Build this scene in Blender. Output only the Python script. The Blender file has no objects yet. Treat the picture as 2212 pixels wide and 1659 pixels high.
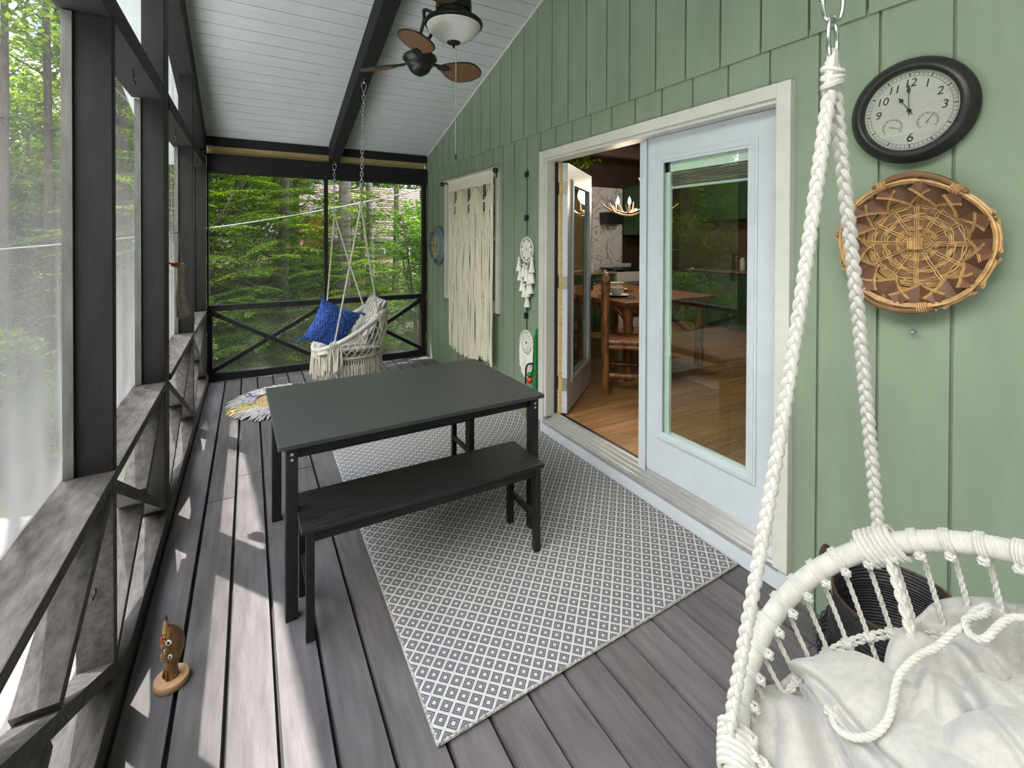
SKY, SKY_BACK, EXPOSURE = 1.0, 0.3, 2.3
import bpy, bmesh, math, random
import numpy as np
from mathutils import Vector, Matrix, noise
random.seed(7)
RNG = np.random.default_rng(7)
S = bpy.context.scene
COL = S.collection
PI = math.pi
W = 2.115          # house wall face
YF = 6.13          # far screen wall

def CZ(y): return 2.677 + .3024*(6.151-y)     # ceiling height along the porch

# ------------------------------------------------------------------ helpers
def V(*a): return np.array(a, float)
def nrm(a):
    a = np.asarray(a, float); return a/(np.linalg.norm(a)+1e-12)
def lin(c):
    c /= 255.
    return c/12.92 if c <= .04045 else ((c+.055)/1.055)**2.4
def rgb(r, g, b): return (lin(r), lin(g), lin(b), 1)

ORG = {}
class MB:
    def __init__(s): s.v = []; s.f = []; s.n = 0
    def add(s, vs, fs):
        b = s.n
        s.v.extend([tuple(map(float, p)) for p in vs]); s.n += len(vs)
        s.f.extend([tuple(i+b for i in f) for f in fs]); return s
    def box(s, a, b):
        x0, y0, z0 = a; x1, y1, z1 = b
        return s.add([(x0,y0,z0),(x1,y0,z0),(x1,y1,z0),(x0,y1,z0),(x0,y0,z1),(x1,y0,z1),(x1,y1,z1),(x0,y1,z1)],
            [(0,3,2,1),(4,5,6,7),(0,1,5,4),(1,2,6,5),(2,3,7,6),(3,0,4,7)])
    def obox(s, c, ax, h):
        c = V(*c); ax = [nrm(a) for a in ax]
        vs = [c+sx*h[0]*ax[0]+sy*h[1]*ax[1]+sz*h[2]*ax[2] for sz in (-1,1) for sx, sy in ((-1,-1),(1,-1),(1,1),(-1,1))]
        return s.add(vs, [(0,3,2,1),(4,5,6,7),(0,1,5,4),(1,2,6,5),(2,3,7,6),(3,0,4,7)])
    def beam(s, p, q, w, h, up=(0,0,1)):
        p = V(*p); q = V(*q); d = nrm(q-p); si = nrm(np.cross(d, V(*up))); u = np.cross(si, d)
        return s.obox((p+q)/2, (d, si, u), (np.linalg.norm(q-p)/2, w/2, h/2))
    def hexa(s, vs):   # 8 verts bottom loop then top loop
        return s.add(vs, [(0,3,2,1),(4,5,6,7),(0,1,5,4),(1,2,6,5),(2,3,7,6),(3,0,4,7)])
    def tube(s, pts, r, n=8, closed=False, caps=True, flat=None):
        P = np.array(pts, float); m = len(P)
        R = np.full(m, r, float) if np.isscalar(r) else np.array(r, float)
        if closed: T = np.roll(P, -1, 0)-np.roll(P, 1, 0)
        else:
            T = np.empty_like(P); T[1:-1] = P[2:]-P[:-2]; T[0] = P[1]-P[0]; T[-1] = P[-1]-P[-2]
        T /= np.linalg.norm(T, axis=1)[:, None]+1e-12
        a = V(0,0,1) if abs(T[0][2]) < .9 else V(1,0,0)
        N = nrm(np.cross(T[0], a)); vs = []
        th = np.arange(n)*2*PI/n
        for i in range(m):
            N = nrm(N-T[i]*(N@T[i])); B = np.cross(T[i], N)
            k = flat if flat else 1.
            vs.extend(P[i]+R[i]*(np.cos(t)*N+k*np.sin(t)*B) for t in th)
        fs = []
        for i in range(m if closed else m-1):
            j = (i+1) % m
            for k in range(n):
                l = (k+1) % n; fs.append((i*n+k, i*n+l, j*n+l, j*n+k))
        if caps and not closed:
            fs.append(tuple(range(n-1, -1, -1))); fs.append(tuple((m-1)*n+k for k in range(n)))
        return s.add(vs, fs)
    def lathe(s, prof, n=32, o=(0,0,0), ax=None, close=False):
        o = V(*o); X, Y, Z = ax if ax is not None else (V(1,0,0), V(0,1,0), V(0,0,1))
        X, Y, Z = map(nrm, (X, Y, Z)); vs = []
        for r, z in prof:
            for k in range(n):
                t = 2*PI*k/n; vs.append(o+r*math.cos(t)*X+r*math.sin(t)*Y+z*Z)
        m = len(prof); fs = []
        for i in range(m if close else m-1):
            j = (i+1) % m
            for k in range(n):
                l = (k+1) % n; fs.append((i*n+k, i*n+l, j*n+l, j*n+k))
        if not close:
            if prof[0][0] > 1e-6: fs.append(tuple(range(n-1, -1, -1)))
            if prof[-1][0] > 1e-6: fs.append(tuple((m-1)*n+k for k in range(n)))
        return s.add(vs, fs)
    def ball(s, c, r, n=10, sc=(1,1,1)):
        m = n//2+1
        pr = [(max(r*math.sin(PI*i/m), 1e-5), -r*math.cos(PI*i/m)) for i in range(m+1)]
        b = len(s.v); s.lathe(pr, n)
        for i in range(b, len(s.v)):
            p = s.v[i]; s.v[i] = (c[0]+p[0]*sc[0], c[1]+p[1]*sc[1], c[2]+p[2]*sc[2])
        return s
    def prism(s, pts, o, X, Y, Z, t):   # polygon in X,Y plane, thickness t along Z
        o = V(*o); X, Y, Z = (np.asarray(a, float) for a in (X, Y, Z)); n = len(pts)
        vs = [o+a*X+b*Y for a, b in pts]+[o+a*X+b*Y+t*Z for a, b in pts]
        fs = [tuple(range(n-1, -1, -1)), tuple(range(n, 2*n))]
        fs += [(i, (i+1) % n, n+(i+1) % n, n+i) for i in range(n)]
        return s.add(vs, fs)
    def grid(s, fn, nu, nv, cu=False, cv=False):
        vs = [fn(i/(nu if cu else nu-1), j/(nv if cv else nv-1)) for i in range(nu) for j in range(nv)]
        fs = [(i*nv+j, ((i+1) % nu)*nv+j, ((i+1) % nu)*nv+(j+1) % nv, i*nv+(j+1) % nv)
              for i in range(nu if cu else nu-1) for j in range(nv if cv else nv-1)]
        return s.add(vs, fs)
    def xf(s, M):
        s.v = [tuple(M @ Vector(p)) for p in s.v]; return s
    def build(s, name, m, parent=None, smooth=False, bevel=0, sub=0, local=False, solid=0):
        me = bpy.data.meshes.new(name)
        vs = s.v
        if parent is not None and not local:
            o = ORG[parent.name]; vs = [(a-o[0], b-o[1], c-o[2]) for a, b, c in vs]
        me.from_pydata(vs, [], s.f); me.materials.append(m)
        ob = bpy.data.objects.new(name, me); COL.objects.link(ob)
        if parent is not None: ob.parent = parent; ORG[ob.name] = ORG[parent.name]
        else: ORG[ob.name] = (0,0,0)
        finish(ob, smooth, bevel, sub, solid); return ob

def finish(ob, smooth, bevel=0, sub=0, solid=0):
    me = ob.data
    if solid:
        md = ob.modifiers.new('Solidify', 'SOLIDIFY'); md.thickness = solid; md.offset = 0
    if bevel:
        md = ob.modifiers.new('Bevel', 'BEVEL'); md.width = bevel; md.segments = 2; md.limit_method = 'ANGLE'; md.angle_limit = .6
    if sub:
        md = ob.modifiers.new('Subdivision', 'SUBSURF'); md.levels = sub; md.render_levels = sub
    if smooth:
        me.polygons.foreach_set('use_smooth', [True]*len(me.polygons))
        if smooth != 2: me.set_sharp_from_angle(angle=.7)

def np_mesh(name, vs, fs, m, smooth=False):
    """vs (N,3), fs (M,k) arrays -> mesh data"""
    me = bpy.data.meshes.new(name); k = fs.shape[1]
    me.vertices.add(len(vs)); me.vertices.foreach_set('co', np.asarray(vs, np.float32).ravel())
    me.loops.add(fs.size); me.loops.foreach_set('vertex_index', fs.astype(np.int32).ravel())
    me.polygons.add(len(fs)); me.polygons.foreach_set('loop_start', np.arange(0, fs.size, k, dtype=np.int32))
    if smooth: me.polygons.foreach_set('use_smooth', np.ones(len(fs), bool))
    me.update(calc_edges=True); me.materials.append(m); return me

def tag(o, label=None, cat=None, group=None, kind=None):
    if label: o['label'] = label
    if cat: o['category'] = cat
    if group: o['group'] = group
    if kind: o['kind'] = kind
    return o
def thing(name, label, cat, loc=(0,0,0), group=None, rotz=0):
    o = bpy.data.objects.new(name, None); COL.objects.link(o); o.location = loc; o.rotation_euler = (0,0,rotz)
    o.empty_display_size = .05
    ORG[o.name] = tuple(loc); return tag(o, label, cat, group)
def struct(name, loc=(0,0,0)):
    o = bpy.data.objects.new(name, None); COL.objects.link(o); o.location = loc; ORG[o.name] = tuple(loc)
    o['kind'] = 'structure'; return o
def structm(mb, name, m, **k):
    o = mb.build(name, m, **k); o['kind'] = 'structure'; return o
def dup(root, loc, rotz=None, label=None, scale=None):
    r = root.copy(); COL.objects.link(r); r.location = loc
    if rotz is not None: r.rotation_euler = (0,0,rotz)
    if scale: r.scale = (scale,)*3 if np.isscalar(scale) else scale
    if label: r['label'] = label
    for ch in root.children:
        c = ch.copy(); COL.objects.link(c); c.parent = r
        for g in ch.children:
            d = g.copy(); COL.objects.link(d); d.parent = c
    return r

# ------------------------------------------------------------------ materials
def newmat(name):
    m = bpy.data.materials.new(name); m.use_nodes = True
    nt = m.node_tree; nt.nodes.clear(); return m, nt
class NT:
    def __init__(s, nt): s.nt = nt
    def n(s, t, **k):
        x = s.nt.nodes.new('ShaderNode'+t)
        for a, b in k.items():
            if a.startswith('i_'):
                key = a[2:]; key = int(key) if key.isdigit() else key.replace('_', ' ')
                s.put(x.inputs[key], b)
            else: setattr(x, a, b)
        return x
    def put(s, sock, b):
        if hasattr(b, 'is_output'): s.nt.links.new(b, sock)
        elif hasattr(b, 'outputs'): s.nt.links.new(b.outputs[0], sock)
        else: sock.default_value = b
    def m(s, op, a, b=0., c=None):
        x = s.n('Math', operation=op); s.put(x.inputs[0], a); s.put(x.inputs[1], b)
        if c is not None: s.put(x.inputs[2], c)
        return x.outputs[0]
    def mix(s, f, a, b, mode='MIX'):
        x = s.n('Mix', data_type='RGBA', blend_type=mode); s.put(x.inputs[0], f); s.put(x.inputs[6], a); s.put(x.inputs[7], b)
        return x.outputs[2]
    def ramp(s, f, stops):
        x = s.n('ValToRGB'); s.put(x.inputs[0], f); e = x.color_ramp.elements
        while len(e) < len(stops): e.new(.5)
        for i, (p, c) in enumerate(stops): e[i].position = p; e[i].color = c
        return x.outputs[0]
    def out(s, sh):
        o = s.n('OutputMaterial'); s.put(o.inputs[0], sh)
def pm(name, base, rough=.6, var=.12, scale=12., stretch=(1,1,1), bump=.15, bscale=60., metal=0., island=.0, spec=.5, second=None, coat=0., sheen=0., bdist=.004, trans=0.):
    """painted / woody / woven surface: base colour with soft noise, random per island, bump"""
    mt, nt = newmat(name); t = NT(nt)
    tc = t.n('TexCoord'); mp = t.n('Mapping'); t.put(mp.inputs[0], tc.outputs['Object']); mp.inputs['Scale'].default_value = stretch
    nz = t.n('TexNoise', i_Scale=scale, i_Detail=6., i_Roughness=.6); t.put(nz.inputs['Vector'], mp)
    dark = tuple(c*(1-var*1.6) for c in base[:3])+(1,); lite = tuple(min(1, c*(1+var)) for c in base[:3])+(1,)
    if second: dark = second
    col = t.ramp(nz.outputs[0], [(.3, dark), (.7, lite)])
    if island:
        g = t.n('NewGeometry'); f = t.m('MULTIPLY_ADD', g.outputs['Random Per Island'], island*2, 1-island)
        mx = t.n('Mix', data_type='RGBA', blend_type='MULTIPLY'); mx.inputs[0].default_value = 1
        cb = t.n('CombineColor'); [t.put(cb.inputs[i], f) for i in range(3)]
        t.put(mx.inputs[6], col); t.put(mx.inputs[7], cb); col = mx.outputs[2]
    p = t.n('BsdfPrincipled', i_Roughness=rough, i_Metallic=metal)
    p.inputs['Specular IOR Level'].default_value = spec
    if coat: p.inputs['Coat Weight'].default_value = coat
    if sheen: p.inputs['Sheen Weight'].default_value = sheen
    t.put(p.inputs['Base Color'], col)
    if bump:
        nb = t.n('TexNoise', i_Scale=bscale, i_Detail=5.); t.put(nb.inputs['Vector'], mp)
        bp = t.n('Bump', i_Strength=bump, i_Distance=bdist); t.put(bp.inputs['Height'], nb.outputs[0]); t.put(p.inputs['Normal'], bp)
    sh = p
    if trans:
        tr = t.n('BsdfTranslucent'); t.put(tr.inputs[0], col); sh = t.n('MixShader', i_0=trans); t.put(sh.inputs[1], p); t.put(sh.inputs[2], tr)
    t.out(sh); return mt

def glass_mat(name, tint=(.93,.97,.95,1), ior=1.5):
    mt, nt = newmat(name); t = NT(nt)
    lw = t.n('LayerWeight', i_Blend=.5); f0 = ((ior-1)/(ior+1))**2
    fr = t.m('MULTIPLY_ADD', t.m('POWER', lw.outputs['Facing'], 5.), 1-f0, f0); tr = t.n('BsdfTransparent', i_Color=tint); gl = t.n('BsdfGlossy', i_Roughness=0.)
    mx = t.n('MixShader'); t.put(mx.inputs[0], fr); t.put(mx.inputs[1], tr); t.put(mx.inputs[2], gl); t.out(mx); return mt
def screen_mat(name, col, lo, hi, d0=1.5, d1=.5):
    """fly screen: open mesh, closing up towards grazing view as woven wire does"""
    mt, nt = newmat(name); t = NT(nt)
    lw = t.n('LayerWeight', i_Blend=.5); f = t.m('POWER', lw.outputs['Facing'], 1.6); f = t.m('MULTIPLY_ADD', f, hi-lo, lo)
    tc = t.n('TexCoord'); nz = t.n('TexNoise', i_Scale=3., i_Detail=3.); t.put(nz.inputs[0], tc.outputs['Object'])
    f = t.m('MULTIPLY', f, t.m('MULTIPLY_ADD', nz.outputs[0], .5, .75))
    gm = t.n('NewGeometry'); sp = t.n('SeparateXYZ'); t.put(sp.inputs[0], gm.outputs['Position'])      # veil of sunlit dust painted in: opacity rises low on the mesh
    f = t.m('MULTIPLY', f, t.n('MapRange', i_0=sp.outputs['Z'], i_1=.6, i_2=2.0, i_3=d0, i_4=d1).outputs[0])
    tr = t.n('BsdfTransparent'); d = t.n('BsdfDiffuse', i_Color=col); tl = t.n('BsdfTranslucent', i_Color=col)
    m1 = t.n('MixShader', i_0=.45); t.put(m1.inputs[1], d); t.put(m1.inputs[2], tl)
    mx = t.n('MixShader'); t.put(mx.inputs[0], f); t.put(mx.inputs[1], tr); t.put(mx.inputs[2], m1); t.out(mx); return mt
def emit_mat(name, col, st):
    mt, nt = newmat(name); t = NT(nt); t.out(t.n('Emission', i_Color=col, i_Strength=st)); return mt
def leaf_mat(name, a, b, c):
    mt, nt = newmat(name); t = NT(nt)
    g = t.n('NewGeometry'); oi = t.n('ObjectInfo')
    tc = t.n('TexCoord'); nz = t.n('TexNoise', i_Scale=1.1, i_Detail=3.); t.put(nz.inputs[0], tc.outputs['Object'])
    f = t.m('ADD', t.m('MULTIPLY', g.outputs['Random Per Island'], .35), t.m('MULTIPLY_ADD', nz.outputs[0], 1.1, -.25))
    f = t.m('ADD', f, t.m('MULTIPLY_ADD', oi.outputs['Random'], .2, -.1))
    col = t.ramp(f, [(.1, a), (.5, b), (.9, c)])
    d = t.n('BsdfDiffuse'); t.put(d.inputs[0], col); tl = t.n('BsdfTranslucent')
    t.put(tl.inputs[0], t.mix(1., col, (1.25,1.35,.6,1), 'MULTIPLY'))
    mx = t.n('MixShader', i_0=.5); t.put(mx.inputs[1], d); t.put(mx.inputs[2], tl); t.out(mx); return mt

M = {}
def deck_mat():
    m = pm('deck_paint', (.108,.098,.102,1), .62, .22, 5., (6,.7,1), .35, 40., island=.14, bdist=.002)
    t = NT(m.node_tree); b = next(n for n in m.node_tree.nodes if n.type == 'BSDF_PRINCIPLED'); old = b.inputs['Base Color'].links[0].from_socket
    tc = t.n('TexCoord'); v = t.n('TexVoronoi', i_Scale=26.); t.put(v.inputs[0], tc.outputs['Object']); nz = t.n('TexNoise', i_Scale=3.5, i_Detail=3.); t.put(nz.inputs[0], tc.outputs['Object'])
    mp = t.n('Mapping'); mp.inputs['Scale'].default_value = (90,9,1); mp.inputs['Rotation'].default_value = (0,0,.5); t.put(mp.inputs[0], tc.outputs['Object']); sc = t.n('TexNoise', i_Scale=1., i_Detail=2.); t.put(sc.inputs[0], mp)
    a = t.m('MULTIPLY', t.m('LESS_THAN', v.outputs['Distance'], .05), t.m('GREATER_THAN', nz.outputs[0], .58))
    c = t.m('MULTIPLY', t.m('GREATER_THAN', sc.outputs[0], .76), t.m('GREATER_THAN', nz.outputs[0], .5))
    t.put(b.inputs['Base Color'], t.mix(t.m('MULTIPLY', t.m('MAXIMUM', a, c), .55), old, (.36,.35,.34,1))); return m
M['deck'] = deck_mat()
M['frame'] = pm('charcoal_frame_paint', (.017,.017,.018,1), .65, .2, 7., (3,3,.8), .3, 45., bdist=.002, spec=.2)
M['framesunlit'] = pm('sunlit_worn_rail_paint', (.078,.072,.070,1), .8, .3, 14., (3,.8,3), .5, 60., bdist=.003, spec=.15)  # worn frame paint, lightened so sunlight on the rails sits in the colour
M['siding'] = pm('sage_siding_paint', (.225,.285,.208,1), .55, .07, 3., (1,2,.6), .25, 30., bdist=.002)
M['ceiling'] = pm('pale_ceiling_paint', (.50,.545,.56,1), .6, .04, 4., (1,4,4), .1, 30.)
M['white'] = pm('white_trim_paint', (.60,.60,.56,1), .45, .05, 8., (1,1,1), .08, 40.)
M['doorwhite'] = pm('white_door_paint', (.555,.595,.665,1), .4, .03, 8., (1,1,1), .05, 40.)
M['rawwood'] = pm('raw_pine', (.80,.60,.30,1), .7, .18, 6., (.6,8,8), .1)
M['batten'] = pm('weathered_batten', (.10,.097,.094,1), .7, .25, 9., (3,3,.6), .2)
M['topsheen'] = pm('black_top_sheen', (.036,.040,.039,1), .42, .18, 9., (1,9,9), .3, 18., bdist=.0015, spec=.5)  # black stain lightened: reflected sheen on the top put into the colour
M['black'] = pm('black_stained_wood', (.010,.010,.011,1), .5, .2, 9., (1,9,9), .2, 18., bdist=.0015, spec=.4)
M['blackworn'] = pm('worn_black_wood', (.011,.011,.012,1), .36, .6, 7., (1.2,12,12), .9, 14., bdist=.003, spec=.6)
M['blackmetal'] = pm('black_metal', (.015,.015,.016,1), .4, .2, 20., (1,1,1), .1)
M['steel'] = pm('zinc_steel', (.62,.64,.66,1), .25, .1, 30., (1,1,1), .05, metal=1.)
M['alum'] = pm('aluminium_sill', (.60,.60,.60,1), .35, .06, 10., (1,1,1), .05, metal=.7)
M['chain'] = pm('galvanised_chain', (.42,.43,.43,1), .45, .2, 60., (1,1,1), .1, metal=.8)
M['rope'] = pm('cream_cotton_rope', (.56,.53,.47,1), .85, .10, 40., (1,1,1), .5, 260., bdist=.003, sheen=.3)
M['ropew'] = pm('white_cotton_cord', (.47,.46,.43,1), .85, .08, 40., (1,1,1), .5, 260., bdist=.003, sheen=.3)
M['canvas'] = pm('natural_canvas', (.37,.36,.345,1), .9, .07, 60., (1,1,1), .6, 300., bdist=.002, sheen=.3)
M['macrame'] = pm('ivory_macrame_cotton', (.76,.715,.60,1), .9, .1, 30., (4,4,.5), .5, 150., bdist=.004)
M['dcwhite'] = pm('white_crochet', (.82,.81,.78,1), .9, .05, 40.)
M['blue'] = None
M['wicker'] = pm('honey_willow', (.52,.31,.13,1), .5, .25, 30., (1,1,1), .2, 90., island=.2)
M['wickerdark'] = pm('brown_bark_strip', (.14,.062,.03,1), .6, .25, 14., (1,1,1), .3, 40., island=.15)
M['wickermid'] = pm('tan_bark_strip', (.17,.085,.032,1), .6, .25, 14., (1,1,1), .3, 40., island=.15)
M['seagrass'] = pm('black_seagrass', (.016,.016,.019,1), .55, .4, 60., (1,1,1), .5, 120., island=.3)
M['copper'] = pm('brown_handle', (.055,.03,.022,1), .55, .3, 60.)
M['fanmetal'] = pm('oil_rubbed_bronze', (.022,.021,.021,1), .35, .3, 25., (1,1,1), .1, metal=.5)
M['fanblade'] = pm('woven_fan_blade', (.17,.085,.045,1), .55, .25, 40., (6,40,6), .5, 160., bdist=.003)
M['frost'] = pm('frosted_glass_bowl', (.90,.90,.90,1), .25, .03, 6., bump=0, trans=.35)
M['hingebrass'] = pm('satin_hinge', (.48,.44,.37,1), .4, .1, 30., metal=.6)
M['hingedark'] = pm('dark_hinge', (.05,.045,.035,1), .5, .3, 30., metal=.3)
M['floorwood'] = pm('honey_floor_boards', (.36,.185,.07,1), .35, .25, 4., (1,8,1), .05, island=.2, coat=.2)
M['log'] = pm('peeled_log', (.30,.125,.04,1), .4, .35, 10., (3,3,.6), .5, 18., bdist=.01, coat=.3, second=(.06,.02,.008,1))
M['stone'] = pm('stoneware', (.62,.60,.55,1), .35, .05)
M['darkroom'] = pm('dark_timber_and_shade', (.035,.018,.012,1), .7, .3, 5., (1,1,4))
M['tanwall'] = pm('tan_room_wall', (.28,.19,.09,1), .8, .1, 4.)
M['marble'] = None
M['green'] = pm('green_cabinet', (.035,.075,.04,1), .4, .15, 6., (1,1,1), .1)
M['counter'] = pm('worktop', (.20,.15,.10,1), .3, .3, 20.)
M['stovewhite'] = pm('white_enamel', (.5,.5,.52,1), .3, .03)
M['antler'] = pm('antler', (.48,.34,.19,1), .5, .25, 20., (1,1,1), .2)
M['bluegrey'] = pm('blue_grey_frame', (.16,.21,.25,1), .45, .15, 12., (1,1,1), .1)
M['fretmetal'] = pm('pale_fretwork', (.36,.34,.22,1), .6, .3, 30.)
M['greenpaint'] = pm('green_enamel', (.015,.20,.045,1), .35, .15, 20.)
M['redpaint'] = pm('red_enamel', (.55,.04,.015,1), .35, .15, 20.)
M['owlwood'] = pm('carved_brown_wood', (.20,.10,.03,1), .5, .35, 14., (2,2,.7), .6, 35., bdist=.006)
M['slabwood'] = pm('pale_birch_slab', (.50,.29,.16,1), .6, .12, 12., (1,1,1), .1)
M['beakhorn'] = pm('horn_beak', (.30,.16,.06,1), .4, .2, 20.)
M['eyewhite'] = pm('painted_eye_white', (.75,.74,.7,1), .4, .03)
M['dark'] = pm('painted_dark', (.012,.014,.02,1), .4, .1)
M['jute'] = pm('jute_braid', (.52,.37,.17,1), .8, .25, 30., (1,1,1), .4, 80.)
M['bird'] = pm('orange_clay', (.42,.13,.05,1), .5, .2, 30.)
M['tassel'] = pm('taupe_cord', (.23,.20,.175,1), .85, .15, 40.)
M['glass'] = glass_mat('clear_glass', ior=1.7)
M['clockglass'] = glass_mat('clock_glass', (.97,.97,.97,1), 2.0)
M['screenL'] = screen_mat('fly_screen_side', (.19,.19,.195,1), .04, .62, 2.7, .5)
M['screenlow'] = screen_mat('fly_screen_low', (.22,.22,.215,1), .05, .8, 1., 1.)
M['screenF'] = screen_mat('fly_screen_end', (.26,.27,.26,1), .07, .50, 1.6, .7)
M['roof'] = pm('pink_brown_shingle', (.065,.036,.031,1), .8, .25, 12., (1,1,1), .2, island=.1)
M['cabin'] = pm('orange_stained_boards', (.30,.09,.03,1), .7, .25, 8., (6,6,.6))
M['cabindark'] = pm('shaded_dark_boards', (.05,.05,.05,1), .8, .2, 8.)
M['cable'] = pm('grey_cable', (.13,.13,.13,1), .6, .1)
M['bark'] = pm('grey_bark', (.05,.043,.036,1), .9, .35, 10., (4,4,.8), .8, 22., bdist=.03)
M['birch'] = pm('pale_birch_bark', (.10,.095,.085,1), .8, .4, 5., (.7,.7,5), .5, 25., bdist=.02)
M['leafdark'] = leaf_mat('hemlock_needles', (.005,.011,.004,1), (.036,.072,.010,1), (.26,.34,.03,1))
M['leafmid'] = leaf_mat('maple_leaves', (.012,.028,.005,1), (.065,.11,.012,1), (.21,.27,.025,1))
M['leafpale'] = leaf_mat('pale_shrub_leaves', (.015,.045,.010,1), (.065,.13,.022,1), (.17,.26,.05,1))
# ------------------------------------------------------------------ setting: deck, house wall, ceiling
def deck():
    mb = MB(); x = -.53-.154*1; k = 0; y0 = -3.2
    xs = [-.684, -.53, -.376]+[-.22+.1545*i for i in range(16)]
    xs = [v for v in xs if v < W+.1]
    r = random.Random(3)
    joints = {3: 3.34, 4: 3.62, 5: 4.8, 6: 3.53, 9: 5.3, 12: 5.0, 14: 4.6}
    for i, a in enumerate(xs):
        b = (xs[i+1] if i+1 < len(xs) else W+.05)-.010
        cuts = [y0]+([joints[i]] if i in joints else [])+[YF+.12]
        for c, d in zip(cuts, cuts[1:]):
            w = r.uniform(-.0012, .0012)
            mb.hexa([(a,c+.002,-.032),(b,c+.002,-.032),(b,d-.002,-.032),(a,d-.002,-.032),
                     (a+.003,c+.003,w),(b-.003,c+.003,w),(b-.003,d-.003,w),(a+.003,d-.003,w)])
    f = structm(mb, 'floor', M['deck'])
    jb = MB().box((-.72,y0,-.24),(W+.05,YF+.15,-.034)); structm(jb, 'floor_under_shade', M['cabindark'])  # dark box put in for the darkness under the boards
deck()

OPEN = [(1.262, 3.212, -.1, 2.255), (4.06, 5.36, .92, 2.235)]     # door and window openings in the house wall (y0,y1,z0,z1)
def siding():
    mb = MB(); s = .2187
    def seg(y0, y1, x0, x1, zlo, zhi):   # zhi None: follow the ceiling
        cuts = sorted({y0, y1}|{c for o in OPEN for c in o[:2] if y0 < c < y1})
        for a, b in zip(cuts, cuts[1:]):
            blocks = [(o[2], o[3]) for o in OPEN if o[0] <= (a+b)/2 <= o[1]]
            z = zlo; spans = []
            for p, q in sorted(blocks):
                if p > z: spans.append((z, p))
                z = max(z, q)
            top = zhi
            if zhi is None or z < zhi: spans.append((z, top))
            for p, q in spans:
                ta = CZ(a) if q is None else q; tb = CZ(b) if q is None else q
                if zhi is not None: ta = min(ta, CZ(a)); tb = min(tb, CZ(b))
                if ta <= p or tb <= p: continue
                mb.hexa([(x0,a,p),(x1,a,p),(x1,b,p),(x0,b,p),(x0,a,ta),(x1,a,ta),(x1,b,tb),(x0,b,tb)])
    y = 3.296-s*29
    while y < 6.2:
        seg(y+.0055, min(y+s-.0055, 6.16), W, W+.014, 0, 2.50); y += s
    y = 3.337-s*29
    while y < 6.2:
        seg(y+.0055, min(y+s-.0055, 6.16), W-.011, W+.003, 2.472, None); y += s
    seg(-3.2, 6.16, W+.012, W+.12, -.05, None)
    structm(mb, 'wall_right', M['siding'])
siding()

def ceiling():
    mb = MB(); y = 6.151+.06; s = .1372
    while y > -3.2:
        a, b = y-s+.007, y
        mb.hexa([(-.56,a,CZ(a)),(W+.0,a,CZ(a)),(W+.0,b,CZ(b)),(-.56,b,CZ(b)),(-.56,a,CZ(a)+.02),(W,a,CZ(a)+.02),(W,b,CZ(b)+.02),(-.56,b,CZ(b)+.02)])
        y -= s
    y0, y1 = -3.2, 6.92
    mb.hexa([(-.98,y0,CZ(y0)+.018),(W,y0,CZ(y0)+.018),(W,y1,CZ(y1)+.018),(-.98,y1,CZ(y1)+.018),(-.98,y0,CZ(y0)+.16),(W,y0,CZ(y0)+.16),(W,y1,CZ(y1)+.16),(-.98,y1,CZ(y1)+.16)])
    structm(mb, 'ceiling', M['ceiling'])
    def slope(name, x0, x1, d0, d1, ya, yb, m):
        structm(MB().hexa([(x0,ya,CZ(ya)-d1),(x1,ya,CZ(ya)-d1),(x1,yb,CZ(yb)-d1),(x0,yb,CZ(yb)-d1),(x0,ya,CZ(ya)-d0),(x1,ya,CZ(ya)-d0),(x1,yb,CZ(yb)-d0),(x0,yb,CZ(yb)-d0)]), name, m, bevel=.004)
    slope('trim_1', W-.024, W-.0115, -.0005, .022, -3.2, 6.1, M['white'])
    slope('beam_1', .845, .965, .0, .215, -3.2, 6.04, M['frame'])
    slope('beam_2', -.535, -.398, .0, .205, -3.2, 6.13, M['frame'])
ceiling()

# ------------------------------------------------------------------ screened side wall (left)
FR = M['frame']
wl = struct('wall_left')
POSTS = [(-3.2,-3.16), (-2.4,-2.36), (-1.36,-1.32), (-.2,-.16), (.93,.97), (2.045,2.088), (3.16,3.35), (4.675,4.745), (5.96,6.13)]
for a, b in POSTS:
    mb = MB().box((-.50,a,.8),(-.40,b,2.335)); mb.box((-.50,a,2.42),(-.40,b,CZ((a+b)/2)-.19))
    if b-a > .15: mb = MB().box((-.50,a,0),(-.40,(a+b)/2-.002,CZ(b)-.17)); mb.box((-.50,(a+b)/2+.002,0),(-.403,b,CZ(b)-.17))
    mb.build('post', FR, wl, bevel=.003)
    if b-a < .15: MB().box((-.50,a,0),(-.40,b,.767)).build('post', M['framesunlit'], wl, bevel=.003)
    MB().box((-.527,a-.012,.806),(-.5,b+.012,2.33)).build('batten', M['batten'], wl)
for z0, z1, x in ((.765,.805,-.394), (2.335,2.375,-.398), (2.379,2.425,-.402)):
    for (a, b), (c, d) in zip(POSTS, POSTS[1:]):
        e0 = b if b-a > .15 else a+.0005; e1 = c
        MB().box((-.54,e0,z0),(x,e1,z1)).build('rail', M['framesunlit'] if z0 < 1 else FR, wl, bevel=.003)
MB().box((-.53,-3.2,0),(-.385,YF,.088)).build('bottom_plate', M['framesunlit'], wl, bevel=.003)
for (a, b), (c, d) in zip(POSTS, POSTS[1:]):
    MB().beam((-.447,b-.005,.735),(-.447,c+.005,.125),.09,.042).build('cross_brace', M['framesunlit'], wl)
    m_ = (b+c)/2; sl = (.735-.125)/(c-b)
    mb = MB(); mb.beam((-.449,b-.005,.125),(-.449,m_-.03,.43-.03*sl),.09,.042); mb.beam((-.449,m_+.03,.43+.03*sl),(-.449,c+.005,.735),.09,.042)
    mb.build('cross_brace', M['framesunlit'], wl)
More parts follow.
